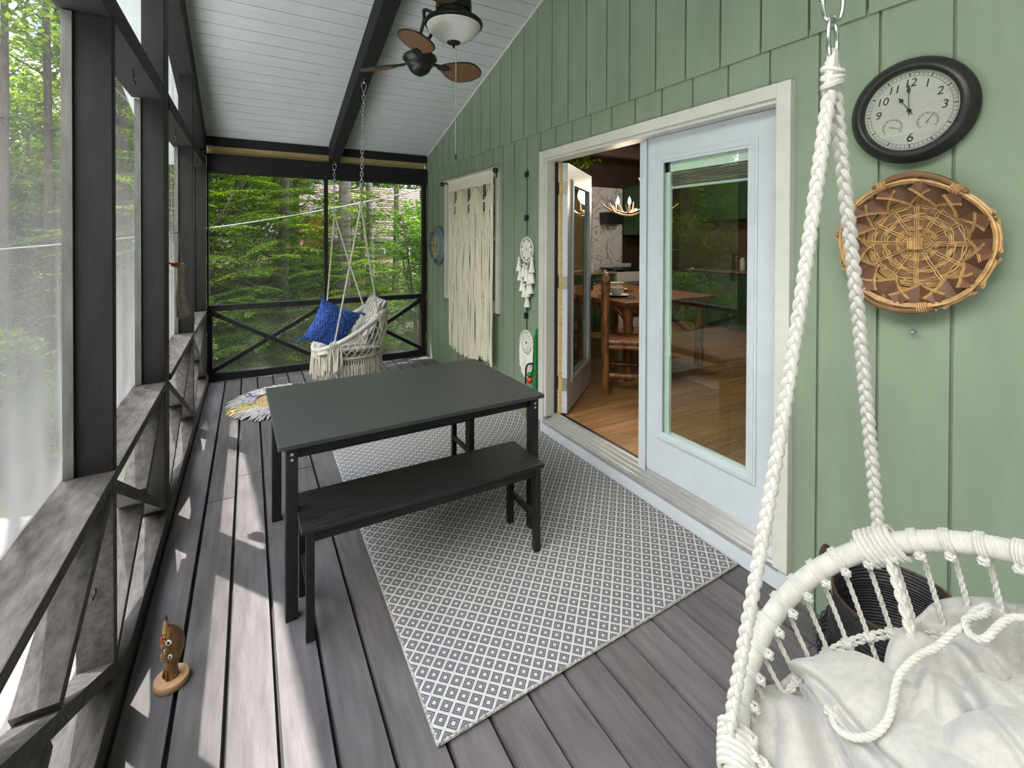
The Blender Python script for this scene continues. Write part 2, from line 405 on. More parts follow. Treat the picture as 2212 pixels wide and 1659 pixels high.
def wavy(y0, y1, z0f, z1f, x, seed, amp=.012):
    r = random.Random(seed); ph = [r.uniform(0,6) for _ in range(6)]
    def fn(u, v):
        y = y0+(y1-y0)*u; z = z0f(y)+(z1f(y)-z0f(y))*v
        e = math.exp(-((u-1)/.10)**2)+.8*math.exp(-(u/.07)**2)+.5*math.exp(-(v/.12)**2)
        q = noise.noise(Vector((y*5+ph[0], z*.9, seed*3.1)))*1.6+math.sin(y*33+ph[1]+1.5*math.sin(z*1.7+ph[2]))*.45
        edge = min(1, 18*min(u, 1-u), 18*min(v, 1-v))
        return (x+amp*q*(.25+e)*edge, y, z)
    return MB().grid(fn, 60, 40)
k = 0
for (a, b), (c, d) in zip(POSTS, POSTS[1:]):
    k += 1
    for lo, hi in ((lambda y: .80, lambda y: 2.36), (lambda y: 2.40, lambda y: CZ(y)-.18), (lambda y: .07, lambda y: .79)):
        wavy((a+b)/2, (c+d)/2, lo, hi, -.532, k).build('insect_screen', M['screenlow' if hi(0) < 1 else 'screenL'], wl, smooth=2)
# raw hanging wood and screw hooks
def hook(name, p, label, up=-1, side=(0,1,0), s=1.):
    sd = V(*side); pts = []
    for i in range(15):
        t = i/14
        if t < .3: q = V(0,0,up*.05*t/.3)
        else:
            a = (t-.3)/.7*PI*1.35; q = V(0,0,up*.05)+sd*(.018*(1-math.cos(a)))+V(0,0,up*.018*math.sin(a))
        pts.append(V(*p)+q*s)
    tag(MB().tube(pts, .0025*s, 6).build(name, M['blackmetal'], smooth=True), label, 'hook')
hook('screw_hook', (-.44,2.617,2.337), 'black screw hook under the header, nearest the thick front post')
hook('screw_hook', (-.43,3.89,2.337), 'black screw hook under the header between the second and third side posts')
hook('screw_hook', (-.425,5.30,2.337), 'small black screw hook under the header close to the far corner')
hook('screw_hook', (-.43,5.12,.803), 'dark screw hook standing on the lower side rail near the far corner', up=1)
hook('screw_hook', (-.45,2.043,.42), 'black cup hook low on the front side post below the rail', up=-.3, side=(0,-1,0))

# ------------------------------------------------------------------ screened end wall (far)
wf = struct('wall_far')
def fbox(name, a, b, m=FR, **k): return MB().box(a, b).build(name, m, wf, **k)
fbox('beam', (-.40,6.10,2.305),(2.10,6.24,2.51), bevel=.004)
fbox('blocking', (-.40,6.20,2.51),(2.10,6.24,2.66), M['rawwood'])
MB().hexa([(-.4,6.09,2.60),(2.1,6.09,2.60),(2.1,6.16,2.60),(-.4,6.16,2.60),(-.4,6.09,CZ(6.09)-.002),(2.1,6.09,CZ(6.09)-.002),(2.1,6.16,CZ(6.16)-.002),(-.4,6.16,CZ(6.16)-.002)]).build('fascia', FR, wf)
fbox('mid_rail', (-.40,6.12,.775),(2.09,6.21,.837), bevel=.003)
fbox('bottom_rail', (-.40,6.115,0),(2.10,6.21,.078), bevel=.003)
fbox('post', (-.40,6.125,.0),(-.352,6.21,.78)); fbox('post', (-.4,6.14,.8),(-.385,6.21,2.31))
fbox('post', (2.032,6.12,0),(2.10,6.21,.78)); fbox('post', (2.055,6.12,.83),(2.10,6.21,2.31))
fbox('mullion', (.808,6.12,.83),(.848,6.20,2.31), bevel=.003)
for x0, x1 in ((-.356,.795), (.905,2.034)):
    mm = (x0+x1)/2
    MB().beam((x0,6.165,.752),(x1,6.165,.10),.075,.044).build('cross_brace', FR, wf)
    mb = MB(); sl = .652/(x1-x0)
    mb.beam((x0,6.165,.10),(mm-.03,6.165,.426-.03*sl),.075,.044); mb.beam((mm+.03,6.165,.426+.03*sl),(x1,6.165,.752),.075,.044); mb.build('cross_brace', FR, wf)
fbox('post', (.83,6.125,.07),(.872,6.2,.78))
for x0, x1, z0, z1 in ((-.39,.82,.83,2.31), (.84,2.06,.83,2.31), (-.36,.84,.07,.78), (.86,2.04,.07,.78)):
    MB().grid(lambda u, v: (x0+(x1-x0)*u, 6.205+.002*math.sin(u*9), z0+(z1-z0)*v), 14, 8).build('insect_screen', M['screenF'], wf, smooth=2)

# near end of the porch, behind the camera: unseen wall added to cut light
structm(MB().hexa([(-.54,-3.3,0),(W,-3.3,0),(W,-3.2,0),(-.54,-3.2,0),(-.54,-3.3,CZ(-3.3)),(W,-3.3,CZ(-3.3)),(W,-3.2,CZ(-3.2)),(-.54,-3.2,CZ(-3.2))]), 'wall_near_unseen', M['siding'])
# ------------------------------------------------------------------ double door
WH = M['white']; DW = M['doorwhite']
tr = struct('trim_2')      # door casing and jamb
MB().box((W-.035,1.212,.105),(W+.01,1.278,2.302)).build('side_casing', WH, tr, bevel=.003)
MB().box((W-.035,3.197,.105),(W+.01,3.268,2.302)).build('side_casing', WH, tr, bevel=.003)
MB().box((W-.035,1.278,2.236),(W+.01,3.197,2.302)).build('head_casing', WH, tr, bevel=.003)
MB().box((W-.02,1.270,2.216),(W+.10,3.205,2.240)).build('head_jamb', WH, tr, bevel=.003)
MB().box((W-.022,1.262,.15),(W+.10,1.288,2.236)).build('side_jamb', WH, tr, bevel=.003)
mb = MB().box((W-.022,3.17,.15),(W+.06,3.205,2.236)); mb.box((W+.06,3.185,.15),(W+.13,3.205,2.236)); mb.build('side_jamb', WH, tr, bevel=.003)
MB().box((W+.062,3.155,.16),(W+.075,3.187,2.21)).build('weather_strip', M['dark'], tr)
MB().box((W+.085,3.14,.16),(W+.115,3.186,2.21)).build('stop', M['rawwood'], tr)
MB().box((W-.022,1.21,0),(W+.02,3.262,.105)).build('sill_riser', DW, tr, bevel=.004)
mb = MB()
for i in range(9):
    h = .112+.008*i+(.006 if i % 2 else 0); mb.box((W-.028+.0115*i,1.262,.09),(W-.028+.0115*(i+1),3.212,h))
mb.build('threshold', M['alum'], tr)
MB().box((W+.076,1.27,.09),(W+.12,3.205,.166)).build('threshold_seal', M['dark'], tr)

def leaf(mb_parent, o, dx, n, L, z0, z1, root, glassm, thick=.042):
    """door leaf: o hinge corner on outer face, dx along the leaf, n = inward normal"""
    o = V(*o); dx = nrm(dx); n = nrm(n); Z = V(0,0,1)
    def slab(a, b, c, d, t0, t1, mb):   # a..b along, c..d height, t0..t1 through
        P = lambda u, w, z: o+dx*u+n*w+Z*z
        mb.hexa([P(a,t0,c),P(b,t0,c),P(b,t1,c),P(a,t1,c),P(a,t0,d),P(b,t0,d),P(b,t1,d),P(a,t1,d)]); return mb
    ga, gb, gc, gd = .155, L-.125, z0+.245, z1-.145
    mb = MB(); slab(0, ga, z0, z1, 0, thick, mb); slab(gb, L, z0, z1, 0, thick, mb); slab(ga, gb, z0, gc, 0, thick, mb); slab(ga, gb, gd, z1, 0, thick, mb)
    mb.build('panel', DW, root)
    for t0, t1 in ((-.012,.004), (thick-.004,thick+.012)):
        mb = MB()
        for w0, w1, tt in ((-.03,-.016,.45), (-.018,.004,1.), (.002,.02,.6)):
            tm = (t0+t1)/2; a0 = tm-(tm-t0)*tt; a1 = tm+(t1-tm)*tt
            slab(ga+w0, ga+w1, gc+w0, gd-w0, a0, a1, mb); slab(gb-w1, gb-w0, gc+w0, gd-w0, a0, a1, mb)
            slab(ga+w1, gb-w1, gc+w0, gc+w1, a0, a1, mb); slab(ga+w1, gb-w1, gd-w1, gd-w0, a0, a1, mb)
        mb.build('glazing_bead', DW, root, bevel=.0015)
    slab(ga+.004, gb-.004, gc+.004, gd-.004, thick*.32, thick*.36, MB()).build('pane', glassm, root)
    # pale spacer inside the sealed unit, on all four sides
    mb = MB(); sp = .012
    slab(ga, ga+sp, gc, gd, thick*.4, thick*.95, mb); slab(gb-sp, gb, gc, gd, thick*.4, thick*.95, mb); slab(ga, gb, gc, gc+sp, thick*.4, thick*.95, mb); slab(ga, gb, gd-sp, gd, thick*.4, thick*.95, mb)
    mb.build('spacer', M['spacer'], root)
    return slab, (ga, gb, gc, gd)
M['spacer'] = pm('mint_spacer', (.74,.84,.79,1), .4, .03)
d1 = struct('door_1')
sl, g = leaf(None, (W+.05,1.29,0), (0,1,0), (1,0,0), .865, .172, 2.212, d1, M['glass'])
ga, gb, gc, gd = g
# raised blind inside the glass
mb = MB()
sl(ga+.012, gb-.012, gd-.075, gd-.012, .018, .036, mb); mb.build('blind_headrail', M['spacer'], d1)
for i in range(9):
    sl(ga+.014, gb-.06, gd-.086-.0085*i, gd-.084-.0085*i, .016, .038, MB()).build('blind_slat', M['alum'], d1)
sl(ga+.014, gb-.055, gd-.176, gd-.162, .016, .038, MB()).build('blind_bottom_rail', DW, d1)
sl(gb-.05, gb-.012, gc, gd, .018, .037, MB()).build('blind_track', M['spacer'], d1)
sl(gb-.062, gb-.054, gc+.48, gc+.60, .012, .018, MB()).build('slider_handle', DW, d1)
mb = MB()
for a, b in ((0,.012),(.014,.026),(.028,.040),(.042,.054)):
    mb.lathe([(.0085,.158),(.0085,2.205)], 10, (W+.036+.004*(a>.02),2.14+a+.006,0))
mb.build('astragal', DW, d1, smooth=True)
d2 = struct('door_2')
A = math.atan2(.57, .70); dx = V(math.cos(A), math.sin(A), 0); nn = V(math.sin(A), -math.cos(A), 0)
HP = V(W+.118, 3.075, 0)
sl2, g2 = leaf(None, HP, dx, -nn, .90, .185, 2.2, d2, M['glass'])
for z in (.42, 1.24, 2.0):
    mb = MB(); h = HP-dx*.004-nn*.021; mb.obox((h[0],h[1],z), (dx,nn,(0,0,1)), (.003,.019,.05)); mb.build('hinge', M['hingebrass'], d2)
    MB().box((W+.076,3.148,z-.05),(W+.112,3.153,z+.05)).build('hinge', M['hingedark'], d2)
    MB().lathe([(.006,z-.05),(.006,z+.05)], 8, (W+.116,3.12,0)).build('hinge', M['hingedark'], d2, smooth=True)
mb = MB(); q = HP+dx*.84+nn*.02; mb.tube([q+V(0,0,1.16), q+nn*.035+V(0,0,1.16), q+nn*.035-dx*.11+V(0,0,1.16)], .009, 8); mb.obox(q+V(0,0,1.16), (dx,nn,(0,0,1)), (.022,.006,.07)); mb.build('handle', M['blackmetal'], d2, smooth=True)

# ------------------------------------------------------------------ window behind the macrame
w1 = struct('window_1')
y0, y1, z0, z1 = 4.0, 5.42, .862, 2.29
for a, b in (((W-.03,y0,z0),(W+.01,y0+.065,z1)), ((W-.03,y1-.065,z0),(W+.01,y1,z1)), ((W-.03,y0+.065,z1-.065),(W+.01,y1-.065,z1)), ((W-.03,y0+.065,z0),(W+.01,y1-.065,z0+.065))):
    MB().box(a, b).build('casing', WH, w1, bevel=.003)
for a, b in (((W,y0+.065,.925),(W+.05,y0+.10,2.23)), ((W,y1-.10,.925),(W+.05,y1-.065,2.23)), ((W,y0+.1,2.2),(W+.05,y1-.1,2.23)), ((W,y0+.1,.925),(W+.05,y1-.1,.96)), ((W+.002,y0+.1,1.57),(W+.048,y1-.1,1.60))):
    MB().box(a, b).build('sash', WH, w1)
MB().box((W+.028,y0+.1,.96),(W+.032,y1-.1,2.2)).build('pane', M['glass'], w1)
for i in range(48):
    z = .98+i*.025; MB().hexa([(W+.06,y0+.1,z),(W+.08,y0+.1,z+.012),(W+.08,y1-.1,z+.012),(W+.06,y1-.1,z),(W+.06,y0+.1,z+.002),(W+.08,y0+.1,z+.014),(W+.08,y1-.1,z+.014),(W+.06,y1-.1,z+.002)]).build('blind_slat', M['batten'], w1)
# ------------------------------------------------------------------ table and benches
def rot2(p, a): return (p[0]*math.cos(a)-p[1]*math.sin(a), p[0]*math.sin(a)+p[1]*math.cos(a))
def make_table():
    t = thing('dining_table', 'long black wooden table standing half on the patterned rug', 'table', (.748,2.575,0), rotz=.024)
    hx, hy, h = .655, .437, .742
    mb = MB().box((-hx,-hy,h-.020),(hx,hy,h)); mb.build('tabletop', M['topsheen'], t, local=True, bevel=.003)
    for sx in (-1, 1):
        for sy in (-1, 1):
            x, y = sx*(hx-.052), sy*(hy-.040)
            l = MB().box((x-.024,y-.024,0),(x+.024,y+.024,h-.02)).build('leg', M['black'], t, local=True, bevel=.003)
            for k, z in enumerate((h-.045, h-.068)):
                MB().lathe([(.0001,0),(.007,0),(.007,.003),(.0045,.003),(.0001,.0015)], 12, (x+sx*.0,y+sy*.024,z), (V(1,0,0),V(0,0,1),V(0,sy,0))).build('bolt', M['steel'], l, local=True)
        MB().box((sx*(hx-.058)-.009,-hy+.062,h-.068),(sx*(hx-.058)+.009,hy-.062,h-.02)).build('apron', M['black'], t, local=True)
        MB().box((-hx+.075,sx*(hy-.05)-.009,h-.068),(hx-.075,sx*(hy-.05)+.009,h-.02)).build('apron', M['black'], t, local=True)
    return t
make_table()
def make_bench(loc, label, rz=0., worn=True):
    t = thing('bench', label, 'bench', loc, 'benches at the black table', rz)
    hx, hy, h = .567, .158, .452
    MB().box((-hx,-hy,h-.018),(hx,hy,h)).build('seat', M['blackworn'], t, local=True, bevel=.003)
    for sx in (-1, 1):
        for sy in (-1, 1):
            x, y = sx*(hx-.035), sy*(hy-.022)
            MB().box((x-.016,y-.016,0),(x+.016,y+.016,h-.018)).build('leg', M['black'], t, local=True, bevel=.002)
        x = sx*(hx-.035)
        MB().box((x-.009,-hy+.038,.165),(x+.009,hy-.038,.195)).build('stretcher', M['black'], t, local=True)
        MB().box((x-.009,-hy+.038,h-.055),(x+.009,hy-.038,h-.018)).build('apron', M['black'], t, local=True)
    for sy in (-1, 1): MB().box((-hx+.051,sy*(hy-.022)-.008,h-.06),(hx-.051,sy*(hy-.022)+.008,h-.018)).build('apron', M['black'], t, local=True)
    return t
b1 = make_bench((.742,2.146,0), 'black bench with scuffed seat on the near side of the black table', .006)
dup(b1, (.742,2.96,0), .02, 'black bench pushed under the far side of the black table')

# ------------------------------------------------------------------ woven rug
def rug_mat():
    mt, nt = newmat('diamond_flatweave'); t = NT(nt)
    uv = t.n('UVMap'); sx = t.n('SeparateXYZ'); t.put(sx.inputs[0], uv)
    p = .0655
    u = t.m('DIVIDE', sx.outputs[0], p); v = t.m('DIVIDE', sx.outputs[1], p)
    def cell(q): return t.m('ABSOLUTE', t.m('SUBTRACT', t.m('FRACT', q), .5))
    a = cell(t.m('ADD', u, v)); b = cell(t.m('SUBTRACT', u, v)); mx = t.m('MAXIMUM', a, b)
    nz = t.n('TexNoise', i_Scale=900., i_Detail=2.); t.put(nz.inputs[0], uv)
    mx = t.m('ADD', mx, t.m('MULTIPLY_ADD', nz.outputs[0], .07, -.035))
    white, dk = (.50,.495,.475,1), (.085,.085,.105,1)
    md = (.27,.27,.28,1)
    col = t.ramp(mx, [(.0, white), (.125, white), (.15, dk), (.22, dk), (.245, md), (.285, md), (.305, dk), (.385, dk), (.405, white)])
    p_ = t.n('BsdfPrincipled', i_Roughness=.9); t.put(p_.inputs['Base Color'], col); p_.inputs['Specular IOR Level'].default_value = .2
    w1 = t.n('TexWave', bands_direction='Y', i_Scale=70.); t.put(w1.inputs[0], uv)
    bp = t.n('Bump', i_Strength=.5, i_Distance=.003); t.put(bp.inputs['Height'], t.m('ADD', w1.outputs[1], nz.outputs[0])); t.put(p_.inputs['Normal'], bp)
    t.out(p_); return mt
M['rug'] = rug_mat()
def rug():
    c = [V(.516,1.384), V(2.078,1.452), V(2.094,3.80), V(.545,3.68)]
    nu, nv = 90, 130; L, H = 1.57, 2.33
    vs, uvs = [], []
    for j in range(nv):
        for i in range(nu):
            u, v = i/(nu-1), j/(nv-1)
            p = (c[0]*(1-u)+c[1]*u)*(1-v)+(c[3]*(1-u)+c[2]*u)*v
            z = .009+.0015*math.sin(u*7+v*5)
            e = max(0, (u-.62)/.38)*max(0, (v-.70)/.30)
            # ruck where the rug runs up against the wall by the far end of the sill
            z += .075*e**1.2*(.55+.45*math.sin(v*30+u*6))+.02*max(0,(u-.8)/.2)**2*max(0,(v-.8)/.2)
            x = min(p[0]-.05*e*max(0,(v-.8)/.2), 2.094)
            vs.append((x, p[1]-.03*e, z)); uvs.append((u*L, v*H))
    fs = [(j*nu+i, j*nu+i+1, (j+1)*nu+i+1, (j+1)*nu+i) for j in range(nv-1) for i in range(nu-1)]
    r = thing('area_rug', 'grey and cream diamond patterned rug lying along the door sill', 'rug', (1.3,2.6,0))
    mb = MB(); mb.add(vs, fs); o = mb.build('woven_field', M['rug'], r, smooth=2, solid=.008)
    ul = o.data.uv_layers.new(name='UVMap')
    for l in o.data.loops: ul.data[l.index].uv = uvs[l.vertex_index]
    edge = [vs[i] for i in range(nu)]+[vs[j*nu+nu-1] for j in range(1, nv)]+[vs[(nv-1)*nu+i] for i in range(nu-2, -1, -1)]+[vs[j*nu] for j in range(nv-2, 0, -1)]
    MB().tube(edge, .0055, 6, closed=True).build('bound_edge', M['rugedge'], r, smooth=True)
M['rugedge'] = pm('rug_binding', (.33,.33,.31,1), .9, .5, 90., bump=.4)
rug()

# ------------------------------------------------------------------ round rag rug with braided centre
def rag_rug():
    cx, cy = .33, 5.07
    r = thing('rag_rug', 'round rug of jute with a fringe of coloured rags, near the far corner', 'rug', (cx,cy,0))
    pts = []
    for i in range(700):
        t = i/700; a = t*2*PI*9; R = .02+.275*t; pts.append((cx+R*math.cos(a)*1.05, cy+R*math.sin(a)*.95, .014))
    MB().tube(pts, .0165, 6, flat=.55).build('braided_centre', M['jute'], r, smooth=True)
    cols = [(.50,.48,.47,1)]*5+[(.40,.36,.42,1)]*3+[(.62,.16,.03,1),(.45,.05,.04,1),(.10,.05,.20,1),(.03,.12,.45,1),(.62,.42,.08,1),(.25,.30,.10,1),(.55,.30,.40,1),(.6,.58,.56,1)]
    mats = [pm('rag_%d' % i, c, .9, .12, 60.) for i, c in enumerate(sorted(set(cols)))]; key = sorted(set(cols))
    rr = random.Random(5); bags = [MB() for _ in key]
    for i in range(760):
        a = 2*PI*i/760+rr.uniform(-.01,.01); ring = i % 3
        r0 = .29+.055*ring; L = rr.uniform(.09,.13) if ring < 2 else rr.uniform(.10,.15)
        sect = int((a/(2*PI))*26); c = random.Random(sect*7+1).choice(cols) if rr.random() < .60 else rr.choice(cols[:8]); bag = bags[key.index(c)]
        b = a+rr.uniform(-.12,.12); p = []
        for k in range(5):
            t = k/4; R = r0+L*t; an = a+(b-a)*t; p.append((cx+R*math.cos(an), cy+R*math.sin(an), .030-.022*t+.012*math.sin(PI*t)*rr.uniform(.3,1)))
        bag.tube(p, [.0075,.008,.008,.0075,.005], 5, flat=.6)
    for b, m in zip(bags, mats):
        if b.n: tag(b.build('rag_fringe', m, r, smooth=True), kind='stuff')
rag_rug()

# ------------------------------------------------------------------ rope helpers
def strand_pts(P, k, ns, rad, pitch, kind):
    """offset the centre line P for strand k of ns"""
    P = np.array(P, float); d = np.r_[0, np.cumsum(np.linalg.norm(np.diff(P, axis=0), axis=1))]
    n = max(8, int(d[-1]/pitch*12)); s = np.linspace(0, d[-1], n)
    Q = np.stack([np.interp(s, d, P[:, i]) for i in range(3)], 1)
    T = np.gradient(Q, axis=0); T /= np.linalg.norm(T, axis=1)[:, None]+1e-9
    N = np.empty_like(T); a = V(0,0,1) if abs(T[0][2]) < .9 else V(1,0,0); v = nrm(np.cross(T[0], a))
    for i in range(n): v = nrm(v-T[i]*(v@T[i])); N[i] = v
    B = np.cross(T, N); th = 2*PI*s/pitch+2*PI*k/ns
    if kind == 'braid': o = 1.15*rad*np.sin(th)[:, None]*N+.62*rad*np.sin(2*th)[:, None]*B
    else: o = rad*(np.cos(th)[:, None]*N+np.sin(th)[:, None]*B)
    return Q+o
def braid(mb, P, R, pitch=None, n=7):
    for k in range(3): mb.tube(strand_pts(P, k, 3, R*.52, pitch or R*6.5, 'braid'), R*.56, n)
    return mb
def twist(mb, P, R, ns=3, pitch=None, n=6):
    for k in range(ns): mb.tube(strand_pts(P, k, ns, R*.5, pitch or R*7, 'twist'), R*.58, n)
    return mb
def smooth_pts(P, n=40):
    P = np.array(P, float); m = len(P); out = []
    E = np.vstack([2*P[0]-P[1], P, 2*P[-1]-P[-2]])
    for i in range(m-1):
        p0, p1, p2, p3 = E[i:i+4]
        for t in np.linspace(0, 1, max(2, n//(m-1)), endpoint=False):
            out.append(.5*((2*p1)+(-p0+p2)*t+(2*p0-5*p1+4*p2-p3)*t*t+(-p0+3*p1-3*p2+p3)*t**3))
    out.append(P[-1]); return np.array(out)
def wrapped_hoop(c, u, w, R, r, wraps, amp, per=5, n=14):
    mb = MB(); m = wraps*per; nn = np.cross(u, w); vs = []
    rr = random.Random(2)
    jit = [rr.uniform(.85, 1.15) for _ in range(wraps)]
    for i in range(m):
        a0 = 2*PI*i/m
        for k in range(n):
            t = 2*PI*k/n; a = a0
            ph = (i/per+k/n*.9) % 1; q = r*(1+amp*(math.sin(PI*ph)**.7-.6)*jit[int(i/per) % wraps])
            d = math.cos(a)*u+math.sin(a)*w
            vs.append(c+d*(R+q*math.cos(t))+nn*q*math.sin(t))
    fs = [(i*n+k, i*n+(k+1) % n, ((i+1) % m)*n+(k+1) % n, ((i+1) % m)*n+k) for i in range(m) for k in range(n)]
    mb.add(vs, fs); return mb
def knot(mb, p, r, seed):
    rr = random.Random(seed); pts = []
    for i in range(14):
        a = 2*PI*i/7; pts.append((p[0]+r*math.cos(a)*rr.uniform(.8,1.1), p[1]+r*math.sin(a)*rr.uniform(.8,1.1), p[2]+r*.7*math.sin(a*1.5+rr.uniform(0,1))))
    mb.tube(pts, r*.55, 6)

def hoop_frame(c, tilt, az):
    """hoop centre, axes: u level, w up the slope towards azimuth az"""
    h = V(math.cos(az), math.sin(az), 0); w = h*math.cos(tilt)+V(0,0,1)*math.sin(tilt); u = V(-math.sin(az), math.cos(az), 0)
    return V(*c), u, w, np.cross(u, w)

def puff(w, h, t, n=28, wr=.012, seed=0, pinch=.0, power=.42):
    """pillow shape in local x,y with thickness z"""
    mb = MB(); rr = random.Random(seed); sd = rr.uniform(0, 50)
    def side(sg):
        def fn(u, v):
            x, y = 2*u-1, 2*v-1
            e = max(0, (1-x*x))*max(0, (1-y*y)); z = sg*t/2*e**power
            k = 1-pinch*(1-abs(x))*abs(y)**3*.5; l = 1-pinch*(1-abs(y))*abs(x)**3*.5
            q = noise.noise(Vector((x*1.7+sd, y*1.7, sg)))*wr*1.6+noise.noise(Vector((x*5+sd, y*3.2, sg*2)))*wr*.8
            return (x*w/2*l, y*h/2*k, z+q*min(1, e*4))
        return fn
    a = len(mb.v); mb.grid(side(1), n, n); mb.grid(side(-1), n, n)
    return mb
def place(mb, o, X, Y, Z):
    o = V(*o); X, Y, Z = map(nrm, (X, Y, Z))
    mb.v = [tuple(o+p[0]*X+p[1]*Y+p[2]*Z) for p in mb.v]; return mb
def weld(o, d=.0008):
    md = o.modifiers.new('Weld', 'WELD'); md.merge_threshold = d; return o
# ------------------------------------------------------------------ macrame hanging chairs
def stripes_mat():
    mt, nt = newmat('striped_cotton'); t = NT(nt)
    tc = t.n('TexCoord'); sx = t.n('SeparateXYZ'); t.put(sx.inputs[0], tc.outputs['Object'])
    q = t.m('FRACT', t.m('DIVIDE', sx.outputs[1], .058))
    W_, G_, L_ = (.46,.455,.45,1), (.13,.11,.125,1), (.33,.31,.315,1)
    col = t.ramp(q, [(0,W_), (.36,W_), (.38,G_), (.62,G_), (.64,L_), (.74,L_), (.76,W_)])
    nz = t.n('TexNoise', i_Scale=60.); t.put(nz.inputs[0], tc.outputs['Object'])
    p = t.n('BsdfPrincipled', i_Roughness=.9); t.put(p.inputs['Base Color'], col); bp = t.n('Bump', i_Strength=.3, i_Distance=.004); t.put(bp.inputs['Height'], nz); t.put(p.inputs['Normal'], bp)
    t.out(p); return mt
def blue_mat():
    mt, nt = newmat('blue_knit'); t = NT(nt)
    tc = t.n('TexCoord'); vo = t.n('TexVoronoi', i_Scale=42., i_Randomness=.35); t.put(vo.inputs[0], tc.outputs['Object'])
    col = t.ramp(vo.outputs['Distance'], [(.0,(.004,.012,.075,1)), (.30,(.006,.022,.14,1)), (.44,(.018,.075,.34,1)), (1,(.03,.11,.42,1))])
    p = t.n('BsdfPrincipled', i_Roughness=.85); t.put(p.inputs['Base Color'], col); bp = t.n('Bump', i_Strength=1., i_Distance=.012); t.put(bp.inputs['Height'], vo.outputs['Distance']); t.put(p.inputs['Normal'], bp)
    t.out(p); return mt
M['stripes'] = stripes_mat(); M['blue'] = blue_mat()

def chain(mb, p, q, n_link, L, r):
    p, q = V(*p), V(*q); d = nrm(q-p); a = nrm(np.cross(d, V(0.3,1,0.1))); b = np.cross(d, a); D = np.linalg.norm(q-p)
    for i in range(n_link):
        c = p+d*(D*(i+.5)/n_link); s = a if i % 2 else b
        pts = []
        for k in range(14):
            t = 2*PI*k/14; x, y = math.cos(t)*L*.28, math.sin(t)*L*.5
            pts.append(c+s*(x*1.0)+d*(y*1.05))
        mb.tube(pts, r, 6, closed=True)
    return mb
def snap(mb, p, L, r, s=(1,0,0)):
    p = V(*p); s = V(*s); pts = []
    for k in range(20):
        t = 2*PI*k/20; x = math.sin(t); y = (1-math.cos(t))/2
        pts.append(p+s*x*L*.26*(1.15-.5*y)-V(0,0,y*L))
    return mb.tube(pts, r, 6, closed=True)

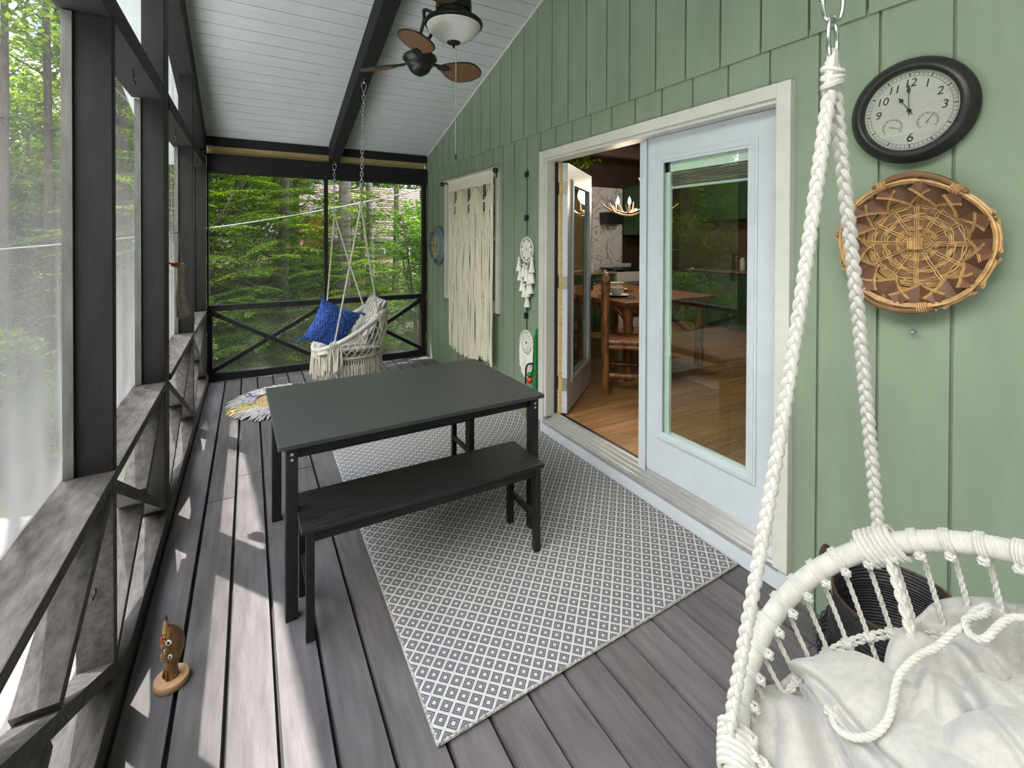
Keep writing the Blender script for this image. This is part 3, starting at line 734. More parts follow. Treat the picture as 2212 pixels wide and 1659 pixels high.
# ---- far chair
def far_chair():
    c, u, w, n = hoop_frame((.93,5.13,.675), math.radians(30), 0.)
    R = .415; t = thing('hanging_chair', 'white macrame hanging chair with blue pillow, at the far end screen', 'hanging chair', (.93,5.13,.2))
    m = M['rope']
    wrapped_hoop(c, u, w, R, .023, 150, .07, 3, 10).build('hoop', M['ropew'], t, smooth=True)
    sc = V(.90,5.12,.405); sr = .335
    wrapped_hoop(sc, V(0,1,0), V(1,0,0), sr, .013, 120, .06, 3, 8).build('seat_ring', M['ropew'], t, smooth=True)
    hoopP = lambda a: c+R*(math.cos(a)*u+math.sin(a)*w)
    ringP = lambda a: sc+sr*V(math.sin(a), math.cos(a), 0)
    def net(a, s):
        p, q = hoopP(a), ringP(a); b = p*(1-s)+q*s; o = nrm(b-(c+sc)/2); return b+o*.035*math.sin(PI*s)*np.linalg.norm(p-q)/.45
    mb = MB(); N = 30; rows = 5
    for i in range(N):
        for sg in (-1, 1):
            pts = [net(2*PI*(i+sg*.5*k)/N, k/rows) for k in range(rows+1)]
            mb.tube(pts, .0048, 5)
    mb.build('netting', m, t, smooth=True)
    mb = MB(); rr = random.Random(4)
    for k in range(-6, 7):        # seat cords across the ring
        x = k*.05; h = math.sqrt(max(0, sr*sr-x*x)); mb.tube([sc+V(x,-h,0), sc+V(x,0,-.035), sc+V(x,h,0)], .006, 5)
        mb.tube([sc+V(-h,x,0), sc+V(0,x,-.03), sc+V(h,x,0)], .006, 5)
    mb.build('seat_netting', m, t, smooth=True)
    mb = MB()
    def tas(p, L, k=2):
        for _ in range(k):
            a = rr.uniform(-.014,.014); b = rr.uniform(-.014,.014)
            mb.tube([p, p+V(a*.6,b*.6,-L*.35), p+V(a,b,-L*.7), p+V(a*1.3,b*1.1,-L*rr.uniform(.95,1.1))], [.0045,.005,.0055,.006], 5)
    for i in range(84):
        a = 2*PI*i/84; tas(ringP(a)+V(0,0,-.01), rr.uniform(.16,.205), 2)
    for i in range(46):
        a = -PI*.5+(i-22.5)/22.5*1.15; tas(hoopP(a)*1.0-w*.012+V(0,0,-.012), rr.uniform(.20,.26), 3)
    tag(mb.build('fringe', m, t, smooth=True), kind='stuff')
    E1, E2 = V(.9,5.985,1.87), V(.9,4.45,1.885)
    mb = MB()
    for E_, a in ((E1,-.62), (E1,.62), (E2,PI+.62), (E2,PI-.62)):
        P = hoopP(a); mb = MB(); twist(mb, [E_, E_*.5+P*.5+V(0,0,-.01), P+V(0,0,.01)], .0085, 3, .06)
        for k in range(4):
            an = a+(k-1.5)*.045; q = hoopP(an); tn = -math.sin(an)*u+math.cos(an)*w; o = nrm(q-c)
            mb.tube([q+.030*(math.cos(x)*o+math.sin(x)*n) for x in np.linspace(0, 2*PI, 12, endpoint=False)], .007, 5, closed=True)
        mb.tube([P, P+o*.03+V(0,0,-.05), P+o*.03+V(.01,0,-.14)], [.009,.008,.007], 6)
        mb.build('rope', m, t, smooth=True)
    for (nm, hp, E_, lab) in (('hanging_chain', V(.9,5.985,2.512), E1, 'grey chain with snap hook hanging from the beam end at the far screen'), ('hanging_chain', V(.9,4.33,3.012), E2, 'long grey chain hanging from the ceiling beam just behind the fan blade')):
        k = thing(nm, lab, 'chain', tuple(hp), 'chains of the hanging chair')
        MB().tube([hp+V(0,0,.0), hp-V(0,0,.035)], .004, 6).build('screw_eye', M['chain'], k, smooth=True)
        snap(MB(), hp-V(0,0,.03), .085, .0042, (1,0,0) if E_ is E1 else (.87,-.49,0)).build('snap_hook', M['steel'], k, smooth=True)
        a = hp-V(0,0,.112); nl = int(np.linalg.norm(a-E_)/.034)
        chain(MB(), a, E_+V(0,0,.0), nl, .043, .0036).build('chain_links', M['chain'], k, smooth=True)
        mb = MB(); mb.tube([E_+V(.012*math.cos(x),.004*math.sin(3*x),.02*math.sin(x)) for x in np.linspace(0, 2*PI, 12, endpoint=False)], .008, 6, closed=True); mb.build('knot', m, k, smooth=True)
    # cushion and pillow
    q = thing('seat_cushion', 'striped grey and white cushion lining the far hanging chair', 'cushion', (.93,5.13,.42))
    mb = puff(.60,.60,.13,24,.012,3,.2); place(mb, (.87,5.12,.475), V(1,0,.03), V(0,1,0), V(-.03,0,1)); mb.build('seat_pad', M['stripes'], q, smooth=2)
    for k, (zz, xx) in enumerate(((.60,1.06),(.735,1.135),(.86,1.19))):
        mb = puff(.60,.20,.15,24,.012,5+k,.15); place(mb, (xx,5.14,zz), V(0,-1,0), V(.42,0,.9), V(-.9,0,.42)); mb.build('back_pad', M['stripes'], q, smooth=2)
    p = thing('knit_pillow', 'royal blue knitted pillow with corner tassels, propped in the far hanging chair', 'pillow', (.73,4.99,.7))
    X = nrm(V(.36,.05,-.185)); N_ = nrm(V(-.45,-.85,.30)); N_ = nrm(N_-X*(N_@X)); Y = np.cross(N_, X); o = V(.735,5.02,.705)
    mb = puff(.43,.43,.15,30,.01,9,.25,.5); place(mb, o, X, Y, N_); mb.build('cover', M['blue'], p, smooth=2)
    for a, b in ((-1,-1),(1,-1),(1,1),(-1,1)):
        cnr = o+X*a*.205+Y*b*.205; dd = nrm(X*a+Y*b); mb = MB()
        for k in range(12):
            j = V(rr.uniform(-.3,.3), rr.uniform(-.3,.3), rr.uniform(-.5,.1)); mb.tube([cnr, cnr+dd*.03+j*.01, cnr+dd*.06+j*.05+V(0,0,-.02)], [.006,.005,.004], 5)
        mb.build('tassel', M['bluetassel'], p, smooth=True)
M['bluetassel'] = pm('blue_tassel_yarn', (.015,.06,.27,1), .9, .2, 60.)
far_chair()

# ---- near chair
def near_chair():
    c, u, w, n = hoop_frame((1.038,.266,.698), math.radians(40), math.radians(-15))
    n = n if n[2] > 0 else -n
    R = .43; t = thing('hanging_chair', 'white rope wrapped hanging chair in front of the black basket, nearest the camera', 'hanging chair', (1.0,.3,.3))
    RM = M['ropew']
    wrapped_hoop(c, u, w, R, .0225, 330, .07, 6, 14).build('hoop', RM, t, smooth=2)
    sc = c+V(.03,-.02,-.31); sr = .25
    hoopP = lambda a: c+R*(math.cos(a)*u+math.sin(a)*w)
    uh = V(u[0],u[1],0); wh = nrm(V(w[0],w[1],0))
    ringP = lambda a: sc+sr*(math.cos(a)*uh+math.sin(a)*wh)
    wrapped_hoop(sc, uh, wh, sr, .014, 140, .08, 4, 8).build('seat_ring', RM, t, smooth=2)
    def net(a, s):
        p, q = hoopP(a), ringP(a); b = p*(1-s)+q*s; o = nrm(b-(c+sc)/2); return b+o*.02*math.sin(PI*s)-n*.02
    N = 46; mb = MB(); SK = .02; rr = random.Random(8)
    a0 = math.radians(-60); a1 = math.radians(95)
    def idx(i): return 2*PI*i/N
    for i in range(N):
        a = idx(i)
        if not (math.radians(-75) < (a+PI) % (2*PI)-PI < math.radians(100)) and i % 2: continue
        for k in (-1, 1):
            pts = [net(a+k*.006+SK*6*s, s)+n*k*.002 for s in np.linspace(0, 1, 9)]
            twist(mb, pts, .0040, 2, .03, 5) if math.radians(-75) < (a+PI) % (2*PI)-PI < math.radians(100) else mb.tube(pts, .005, 5)
        q = hoopP(a); o = nrm(q-c)
        for k in range(3):
            an = a+(k-1)*.013; q = hoopP(an); mb.tube([q+.0242*(math.cos(x)*o+math.sin(x)*n) for x in np.linspace(0, 2*PI, 12, endpoint=False)], .0042, 5, closed=True)
        knot(mb, hoopP(a)-o*.034, .0075, i)
    mb.build('netting', RM, t, smooth=True)
    mb = MB()
    for s in (.36, .70):
        for k in (-1, 1):
            P = [net(idx(i+.0)+SK*6*s, s+.012*k+(.022*math.sin(i*PI) if 0 else 0)) for i in np.linspace(0, N, N*3+1)]
            twist(mb, P, .0052, 2, .032, 6)
        for i in range(N): knot(mb, net(idx(i)+SK*6*s, s), .0095, i*3)
    mb.build('net_rings', RM, t, smooth=True)
    mb = MB()
    for k in range(-4, 5):
        x = k*.055; h = math.sqrt(max(0, sr*sr-x*x)); mb.tube([sc+uh*x-wh*h, sc+uh*x-V(0,0,.05), sc+uh*x+wh*h], .007, 5); mb.tube([sc+wh*x-uh*h, sc+wh*x-V(0,0,.045), sc+wh*x+uh*h], .007, 5)
    mb.build('seat_netting', RM, t, smooth=True)
    mb = MB()
    for i in range(90):
        a = 2*PI*i/90; p = ringP(a)
        for _ in range(3):
            j = V(rr.uniform(-.015,.015), rr.uniform(-.015,.015), 0); L = rr.uniform(.16,.2); mb.tube([p, p+j*.6-V(0,0,L*.5), p+j-V(0,0,L)], [.004,.005,.005], 5)
    tag(mb.build('fringe', RM, t, smooth=True), kind='stuff')
    T1 = V(1.056,.529,1.968)
    def hang(T, a, bulge):
        P = hoopP(a); o = nrm(P-c); mb = MB()
        side = nrm(np.cross(P-T, V(0,0,1)))
        pts = smooth_pts([T+V(0,0,.0), T*.93+P*.07+V(0,0,-.02), T*.5+P*.5, P+V(0,0,.03)+o*.02, P+o*.012], 40)
        braid(mb, pts, .0128, .085, 8)
        for k in range(7):
            an = a+(k-3)*.026; q = hoopP(an); s = .10*(k-3)/3
            mb.tube([q+.031*(math.cos(x)*o+math.sin(x)*n)+(math.sin(x)*.012)*u for x in np.linspace(0, 2*PI, 14, endpoint=False)], .0062, 6, closed=True)
        tail = smooth_pts([P-o*.02, P-o*.04+n*-.01, P*.6+sc*.4-n*.02, ringP(a+.2)*.8+sc*.2], 30)
        braid(mb, tail, .0105, .075, 7)
        mb.build('rope', RM, t, smooth=True)
    hang(T1, math.radians(37.5), 0); hang(T1, math.radians(-43), 0)
    T2 = V(1.056,-.75,2.02)
    hang(T2, math.radians(142), 0); hang(T2, math.radians(223), 0)
    mb = MB()
    for k in range(3): mb.tube([T1+V(0,0,-.020-.014*k)+V(.016*math.cos(x),.016*math.sin(x),.006*math.sin(x+k)) for x in np.linspace(0, 2*PI, 16, endpoint=False)], .007, 6, closed=True)
    mb.tube(smooth_pts([T1+V(.012,0,-.05), T1+V(.010,.004,.0), T1+V(0,.0,.018), T1+V(-.010,-.004,.0), T1+V(-.012,0,-.05)], 20), .010, 7)
    mb.build('rope_eye', RM, t, smooth=True)
    # steel ring, quick link and chain to the roof beam
    g = thing('chain_link_hanger', 'shiny steel quick link and ring above the braided rope of the near hanging chair', 'hanger', tuple(T1+V(0,0,.02)))
    side = V(.62,-.55,0); side = nrm(side); f2 = V(.80,.60,0)
    C1 = T1+V(0,0,.045)
    MB().tube([C1+f2*.021*math.cos(x)*(1)+side*.012*math.cos(x)+V(0,0,.046*math.sin(x)) for x in np.linspace(0, 2*PI, 28, endpoint=False)], .0042, 10, closed=True).build('steel_ring', M['steel'], g, smooth=True)
    C2 = C1+V(0,0,.092); sx_ = nrm(V(.873,-.488,0))
    pts = []
    for x in np.linspace(0, 2*PI, 40, endpoint=False):
        cx_, sy_ = math.cos(x), math.sin(x); pts.append(C2+sx_*.021*np.sign(cx_)*abs(cx_)**.6+V(0,0,.056*np.sign(sy_)*abs(sy_)**.8))
    MB().tube(pts, .0045, 10, closed=True).build('quick_link', M['steel'], g, smooth=True)
    MB().lathe([(.0085,-.020),(.0085,.02)], 6, C2-sx_*.021+V(0,0,.005)).build('link_nut', M['steel'], g)
    chain(MB(), C2+V(0,0,.05), V(T1[0],T1[1],CZ(T1[1])-.01), 52, .055, .0042).build('chain_links', M['chain'], g, smooth=True)
    # cushion: two crumpled canvas pads and tie cords
    q = thing('canvas_cushion', 'crumpled off white canvas cushion with tie cord in the near hanging chair', 'cushion', (1.0,.3,.45))
    def pad(name, a, b, d, wa, hb, th, seed, rz, tilt, amp):
        mb = MB(); r2 = random.Random(seed); folds = [(r2.uniform(0,PI), r2.uniform(-.6,.6), r2.choice((.035,.05,.08,.12)), r2.uniform(.5,1.1)) for _ in range(10)]
        def side(sg):
            def fn(s, v):
                x, y = 2*s-1, 2*v-1
                e = max(0, 1-abs(x)**2.6)*max(0, 1-abs(y)**2.6); z = sg*th/2*e**.45
                q_ = 0
                for an, of, wd, am in folds:
                    dd = x*math.cos(an)+y*math.sin(an)-of+.12*noise.noise(Vector((x*2+seed, y*2, an)))
                    q_ -= am*math.exp(-(dd/wd)**2)
                q_ += .9*noise.noise(Vector((x*1.6+seed*2, y*1.6, 3)))+.35*noise.noise(Vector((x*4, y*4+seed, 1)))
                ol = 1+.05*noise.noise(Vector((x*2.2+seed, y*2.2, 7)))
                xx = x*math.sqrt(1-.42*y*y); yy = y*math.sqrt(1-.42*x*x)
                return (xx*wa/2*ol*1.12, yy*hb/2*ol*1.12, z+(amp*q_*min(1, e*5) if sg > 0 else 0))
            return fn
        mb.grid(side(1), 90, 90); mb.grid(side(-1), 30, 30)
        ca, sa = math.cos(rz), math.sin(rz); X = u*ca+w*sa; Y = -u*sa+w*ca; Z = nrm(n+w*tilt); Y = nrm(Y-Z*(Y@Z)); X = np.cross(Y, Z)
        place(mb, c+u*a+w*b+n*d, X if (np.cross(X,Y)@Z) > 0 else -X, Y, Z)
        o = mb.build(name, M['canvas'], q, smooth=2); return o
    pad('seat_pad', .115, -.20, -.115, .54, .50, .20, 11, .12, -.12, .042)
    pad('back_pad', -.02, .19, -.125, .56, .42, .15, 23, -.2, .22, .036)
    pad('back_pad', -.10, -.02, -.07, .44, .36, .14, 31, .3, .05, .026)
    mb = MB(); H = lambda a, b, d: c+u*a+w*b+n*d
    twist(mb, smooth_pts([H(.25,-.09,-.03), H(.22,-.103,-.012), H(.19,-.095,-.006), H(.17,-.068,-.008), H(.162,-.032,-.006), H(.168,.004,-.004), H(.182,.039,-.006), H(.190,.07,-.014), H(.190,.113,-.024), H(.182,.153,-.034), H(.172,.198,-.03), H(.167,.228,-.036), H(.174,.262,-.048), H(.168,.292,-.06), H(.158,.268,-.042), H(.166,.232,-.026), H(.149,.212,-.026), H(.13,.222,-.026), H(.126,.263,-.03), H(.118,.298,-.04), H(.08,.32,-.05), H(.02,.34,-.06)], 150), .0068, 3, .034, 7)
    knot(mb, H(.252,-.088,-.03), .0095, 2)
    mb.build('tie_cord', RM, q, smooth=True)
near_chair()
# ------------------------------------------------------------------ wall pieces on the house wall; axes: R = viewer's right, U = up, N = out of the wall
RW, UW, NW = V(0,-1,0), V(0,0,1), V(-1,0,0)
def text_mesh(name, body, size, o, m, parent, shear=.18, depth=.0006, rot=0.):
    cu = bpy.data.curves.new(name, 'FONT'); cu.body = body; cu.size = size; cu.align_x = 'CENTER'; cu.align_y = 'CENTER'; cu.shear = shear; cu.extrude = depth; cu.resolution_u = 3
    tmp = bpy.data.objects.new(name+'_t', cu); COL.objects.link(tmp)
    bpy.context.view_layer.update()
    me = bpy.data.meshes.new_from_object(tmp.evaluated_get(bpy.context.evaluated_depsgraph_get()))
    bpy.data.objects.remove(tmp); bpy.data.curves.remove(cu)
    oo = ORG[parent.name]; ca, sa = math.cos(rot), math.sin(rot)
    for v in me.vertices:
        a, b, d = v.co; a, b = a*ca-b*sa, a*sa+b*ca
        p = V(*o)+RW*a+UW*b+NW*d; v.co = Vector(p-V(*oo))
    me.materials.clear(); me.materials.append(m)
    ob = bpy.data.objects.new(name, me); COL.objects.link(ob); ob.parent = parent; ORG[ob.name] = oo; return ob

def clock():
    c = V(W-.011, .785, 2.063); t = thing('wall_clock', 'round wall clock with thick black frame and white dial on the green wall', 'clock', tuple(c))
    ax = (RW, UW, NW)
    prof = [(.188,0),(.190,.012),(.187,.022),(.178,.030),(.176,.032),(.170,.040),(.160,.046),(.154,.047),(.151,.046),(.146,.040),(.143,.036),(.141,.024),(.141,0)]
    MB().lathe(prof, 72, c, ax, close=True).build('frame', M['blackmetal'], t, smooth=True)
    MB().lathe([(.0001,.012),(.142,.012),(.142,.020),(.0001,.020)][::1], 48, c, ax).build('dial', M['dial'], t)
    D = c+NW*.0205
    for k, (s, hgt) in {12:('12',.04),1:('1',.04),2:('2',.04),3:('3',.04),6:('6',.044),9:('9',.04),10:('10',.04),11:('11',.04)}.items():
        a = PI/2-k*PI/6; text_mesh('numeral', s, hgt, D+RW*.098*math.cos(a)+UW*.098*math.sin(a), M['dark'], t)
    mb = MB()
    for k in range(60):
        a = k*PI/30; r0, r1 = (.124,.133) if k % 5 else (.122,.134); h = .0006 if k % 5 else .0018
        d = RW*math.cos(a)+UW*math.sin(a); s = -RW*math.sin(a)+UW*math.cos(a); mb.obox(D+d*(r0+r1)/2, (d,s,NW), ((r1-r0)/2,h,.0003))
    for r in (.122,.134): mb.tube([D+r*(RW*math.cos(x)+UW*math.sin(x)) for x in np.linspace(0, 2*PI, 72, endpoint=False)], .0005, 4, closed=True)
    mb.build('minute_track', M['dark'], t)
    def hand(name, L, ang, wd, z):
        a = PI/2-ang; d = RW*math.cos(a)+UW*math.sin(a); s = -RW*math.sin(a)+UW*math.cos(a)
        pts = [(-.018,-wd*.5),(-.018,wd*.5),(L*.62,wd*.45),(L*.68,wd*1.6),(L*.74,wd*3.0),(L*.82,wd*1.6),(L,.0003),(L*.82,-wd*1.6),(L*.74,-wd*3.0),(L*.68,-wd*1.6),(L*.62,-wd*.45)]
        MB().prism(pts, D+NW*z, d, s, NW, .001).build(name, M['dark'], t)
    hand('hour_hand', .062, math.radians(-31), .0026, .003); hand('minute_hand', .098, math.radians(-1), .0022, .006)
    MB().lathe([(.0001,.0),(.006,.0),(.006,.009),(.0001,.009)], 16, D, ax).build('hub', M['dark'], t)
    for (dx_, dz, na, nm) in ((-.052,-.052,-20,'hygrometer'), (.052,-.048,55,'thermometer')):
        o = D+RW*dx_+UW*dz; mb = MB()
        for r in (.027,.031):
            mb.tube([o+r*(RW*math.cos(x)+UW*math.sin(x)) for x in np.linspace(math.radians(-40), math.radians(220), 40)], .0005, 4)
        for k in range(9):
            x = math.radians(-40+260*k/8); d = RW*math.cos(x)+UW*math.sin(x); mb.tube([o+d*.024, o+d*.031], .0005, 4)
        x = math.radians(na); d = RW*math.cos(x)+UW*math.sin(x); mb.tube([o-d*.008+NW*.002, o+d*.026+NW*.002], [.0012,.0006], 5)
        mb.build(nm+'_scale', M['dark'], t)
        MB().ball(o+NW*.002, .0038, 10).build(nm+'_pivot', M['hingebrass'], t, smooth=True)
    MB().lathe([(.0001,.0335),(.05,.0335),(.1,.0335),(.1425,.0335)], 48, c, ax).build('glass', M['clockglass'], t)
M['dial'] = pm('clock_dial', (.55,.56,.54,1), .6, .03, 20., bump=0)
clock()
tag(MB().lathe([(.0001,.0),(.004,.0),(.004,.02),(.0085,.021),(.0085,.025),(.005,.029),(.0001,.029)], 12, (W,.772,1.265), (RW,UW,NW)).build('wall_screw', M['steel'], smooth=True), 'single bare screw sticking out of the green wall below the wicker basket', 'screw')

# ---- shallow wicker basket hung on the wall
def wicker():
    c = V(W, .768, 1.583); t = thing('wicker_tray', 'round woven wicker basket with bark strips hung on the green wall below the clock', 'basket', tuple(c))
    def P(r, a, z): return c+RW*r*math.cos(a)+UW*r*math.sin(a)+NW*(z-.011)
    rr = random.Random(12)
    # woven disc: three bands of weaving with bark bands between, on radial stakes
    ns = 24; mb = MB()
    for r in np.concatenate([np.arange(.020,.062,.0052), np.arange(.088,.108,.0050), np.arange(.128,.159,.0050)]):
        m = 96; ph = rr.choice((0, PI))
        mb.tube([P(r+.0008*math.sin(5*x), x, .020+.0042*math.sin(ns*x/2*1.0+ph)) for x in np.linspace(0, 2*PI, m, endpoint=False)], .0022, 5, closed=True)
    mb.build('woven_rings', M['wicker'], t, smooth=True)
    mb = MB()
    for r0, r1 in ((.062,.088),(.108,.128)):
        m = 96
        for k in range(m):
            a0, a1 = 2*PI*k/m, 2*PI*(k+1)/m; z0 = .019+.003*math.sin(12*a0*.5); z1 = .019+.003*math.sin(12*a1*.5)
            mb.hexa([P(r0,a0,z0-.001),P(r1,a0,z0-.001),P(r1,a1,z1-.001),P(r0,a1,z1-.001),P(r0,a0,z0+.001),P(r1,a0,z0+.001),P(r1,a1,z1+.001),P(r0,a1,z1+.001)])
    mb.build('bark_bands', M['wickermid'], t)
    mb = MB()
    for k in range(12):
        a = 2*PI*k/12
        for s in ((-.004,.004) if k % 3 else (-.006,0,.006)):
            o = V(0,0,0)+(-RW*math.sin(a)+UW*math.cos(a))*s; mb.tube([P(.018,a,.022)+o, P(.06,a,.021)+o, P(.075,a,.025)+o, P(.11,a,.021)+o, P(.118,a,.025)+o, P(.165,a,.021)+o], .0021, 5)
    for k in range(-3, 4):
        mb.tube([c+RW*k*.0066+UW*-.021+NW*.027, c+RW*k*.0066+NW*.029, c+RW*k*.0066+UW*.021+NW*.027], .0032, 6)
    mb.build('stakes', M['wicker'], t, smooth=True)
    # rim: thick rods, bark strips zigzagging between woven disc and rim
    def wob(a): return 1+.012*math.sin(3*a+1)+.012*math.sin(5*a)
    def rim(a, dr=0, z=.075): return P((.222+dr)*wob(a), a, z)
    for k in range(3):
        MB().tube([rim(a, (-.004,.006,.001)[k], (.076,.074,.085)[k]) for a in np.linspace(0, 2*PI, 80, endpoint=False)], (.0065,.006,.005)[k], 8, closed=True).build('rim_rod', M['wicker'], t, smooth=True)
    for k in range(3):
        MB().tube([P(.168+.005*k, a, .022+.004*k) for a in np.linspace(0, 2*PI, 80, endpoint=False)], .0042, 6, closed=True).build('base_rod', M['wicker'], t, smooth=True)
    n = 12
    for i in range(n):
        for sg in (1, -1):
            a0 = 2*PI*(i+(.0 if sg > 0 else .45))/n; a1 = a0+sg*2*PI*.82/n; w_ = .028
            mb = MB(); edges = MB(); st = []
            for k in range(9):
                s = k/8; a = a0+(a1-a0)*s; r = .166+(.217-.166)*s; z = .022+(.082-.022)*s+(.006 if sg > 0 else 0)*math.sin(PI*s)
                st.append(P(r*(1 if s < .5 else wob(a)), a, z))
            d = nrm(st[-1]-st[0]); b = nrm(np.cross(d, NW)); L_ = []
            for q in st: L_.append((q-b*w_, q+b*w_))
            vs = [x for l in L_ for x in l]+[x+NW*.0022 for l in L_ for x in l]; k2 = 2*len(L_)
            fs = []
            for j in range(len(L_)-1):
                i0 = 2*j; fs += [(i0,i0+1,i0+3,i0+2), (k2+i0+2,k2+i0+3,k2+i0+1,k2+i0), (i0+2,k2+i0+2,k2+i0,i0), (i0+1,k2+i0+1,k2+i0+3,i0+3)]
            fs += [(0,k2,k2+1,1), (k2-2,k2-1,2*k2-1,2*k2-2)]
            mb.add(vs, fs); mb.build('bark_strip', M['wickerdark'], t)
            for sg2 in (0, 1):
                for e in (.0, .0045): edges.tube([l[sg2]+(b*e*(1 if sg2 else -1))+NW*.0025 for l in L_], .0018, 5)
            edges.build('cane_edging', M['wicker'], t, smooth=True)
    for a0 in (PI*.5-.12, PI*1.5-.3):
        MB().tube([rim(a0+s*.62, .018*math.cos(s*1.35)+.004, .082) for s in np.linspace(-1, 1, 20)], .0105, 8).build('handle', M['wickermid'], t, smooth=True)
        for s in (-.78, .78):
            mb = MB()
            for k in range(5):
                a = a0+s*.62+(k-2)*.028; q = rim(a, .005, .080); d = nrm(q-c); d = nrm(d-NW*(d@NW)); mb.tube([q+d*.0165*math.cos(x)+NW*.0165*math.sin(x) for x in np.linspace(0, 2*PI, 12, endpoint=False)], .0028, 5, closed=True)
            mb.build('binding', M['wicker'], t, smooth=True)
wicker()

# ---- oval medallion by the far corner
def medallion():
    c = V(W, 5.675, 1.497); t = thing('wall_plaque', 'round blue grey framed openwork plaque on the green wall at the far corner', 'wall decoration', tuple(c))
    MB().lathe([(.245,0),(.245,.02),(.235,.035),(.215,.045),(.205,.05),(.195,.075),(.185,.085),(.175,.080),(.172,.055),(.172,.0)], 48, c, (RW,UW,NW), close=True).build('frame', M['bluegrey'], t, smooth=True)
    MB().lathe([(.0001,.030),(.172,.030),(.172,.034),(.0001,.034)], 32, c, (RW,UW,NW)).build('backing', M['dark'], t)
    mb = MB(); P = lambda r, a: c+RW*r*math.cos(a)+UW*r*math.sin(a)+NW*.05
    for k in range(10):
        a = 2*PI*k/10
        for s in (1, -1):
            mb.tube([P(.02+.15*x, a+s*.62*math.sin(PI*x)*(1-x*.3)) for x in np.linspace(0, 1, 14)], .006, 5)
            mb.tube([P(.10+.045*math.sin(x), a+.31+s*.22*math.cos(x)) for x in np.linspace(-1, 2, 10)], .005, 5)
    for r in (.045,.10): mb.tube([P(r, x) for x in np.linspace(0, 2*PI, 30, endpoint=False)], .005, 5, closed=True)
    mb.build('fretwork', M['fretmetal'], t, smooth=True)
medallion()

# ---- macrame curtain on a rod
def macrame():
    x = W-.075; z = 2.215; y0, y1 = 4.02, 5.15
    r = thing('curtain_rod', 'thin black rod with ball finials above the window', 'curtain rod', (x,4.7,z))
    MB().tube([(x,3.985,z+.022),(x,5.36,z+.022)], .007, 8).build('rod', M['blackmetal'], r, smooth=True)
    for y in (3.97, 5.375): MB().ball((x,y,z+.022), .028, 14).build('finial', M['blackmetal'], r, smooth=True)
    for y in (4.03, 5.25):
        mb = MB(); mb.tube([(x,y,z+.012),(x+.045,y,z+.012),(W-.03,y,z+.0)], .005, 6); mb.box((W-.034,y-.012,z-.04),(W-.03,y+.012,z+.04)); mb.build('bracket', M['blackmetal'], r)
    t = thing('macrame_curtain', 'ivory macrame curtain of long knotted cords covering the window', 'curtain', (x,4.6,1.2))
    rr = random.Random(21); n = 46; mb = MB(); D = MB()
    top = lambda y: z+.02
    ys = [y0+(y1-y0)*(i+.5)/n for i in range(n)]
    def vee(y):      # three chevrons: lower edge of the knotted panel
        u = (y-y0)/(y1-y0)*3; f = abs((u % 1)-.5)*2; return z-.22-.26*(1-f)
    for i, y in enumerate(ys):
        zb = (.335 if y > 4.35 else .40)+.02*math.sin(y*9)+rr.uniform(-.03,.02)
        if y < 4.25: zb -= .06*(y-4.25)/.25*-1*0
        w_ = rr.uniform(-.006,.006)
        for k in (-1, 1):
            d = .0045*k; P = [(x+rr.uniform(-.010,.010), y+d, vee(y)+.05)]
            for j in range(1, 8): P.append((x+rr.uniform(-.008,.008)+.006*math.sin(i), y+d+w_*j/7+rr.uniform(-.0035,.0035), vee(y)+.05+(zb-vee(y)-.05)*j/7))
            mb.tube(P, [.0062]*6+[.0072,.0085], 6)
    tag(mb.build('hanging_cords', M['macrame'], t, smooth=True), kind='stuff')
    # lark's-head row and diagonal knotted chevrons
    mb = MB()
    for y in np.linspace(y0, y1, 60): mb.tube([(x+.011*math.cos(a), y+.004*math.sin(a*2), z+.022+.014*math.sin(a)) for a in np.linspace(0, 2*PI, 10, endpoint=False)], .0065, 5, closed=True)
    mb.tube([(x-.006,y,z-.085+.004*math.sin(y*20)) for y in np.linspace(y0, y1, 30)], .009, 6)
    for y in np.linspace(y0, y1, 60):
        j = rr.uniform(-.006,.006); mb.tube([(x,y,z+.012), (x-.004,y+j,z-.04), (x-.004,y+j*.3,z-.085)], .006, 5)
    for c in range(3):
        ym = y0+(y1-y0)*(c+.5)/3; hw = (y1-y0)/6
        for q in range(7):
            dz = -.10-.030*q
            for s in (-1, 1):
                mb.tube([(x-.006, ym+s*hw*u, z+dz-.16*(1-u)) for u in np.linspace(.0 if q < 1 or q > 3 else .16, 1, 10)], .0062, 6)
        for s in (-1, 1):
            for y in np.linspace(.03, hw, 7):
                zt = z-.10-.16*(1-y/hw)
                if 1: mb.tube([(x,ym+s*y,zt), (x-.003,ym+s*(y+.006),zt-.09), (x,ym+s*y,zt-.18)], .006, 5)
        for k in range(7): mb.ball((x-.008,ym,z-.50-.02*k), .012, 8)
    for y in np.linspace(y0, y1, 34):
        u = (y-y0)/(y1-y0)*3
        if abs((u % 1)-.5) < .12: continue
        f = abs((u % 1)-.5)*2; zt = z-.10-.16*(1-f)
        if zt < z-.11: mb.tube([(x,y,z-.085), (x+.003,y,zt)], .0055, 5)
    mb.build('knotted_panel', M['macrame'], t, smooth=True)
macrame()

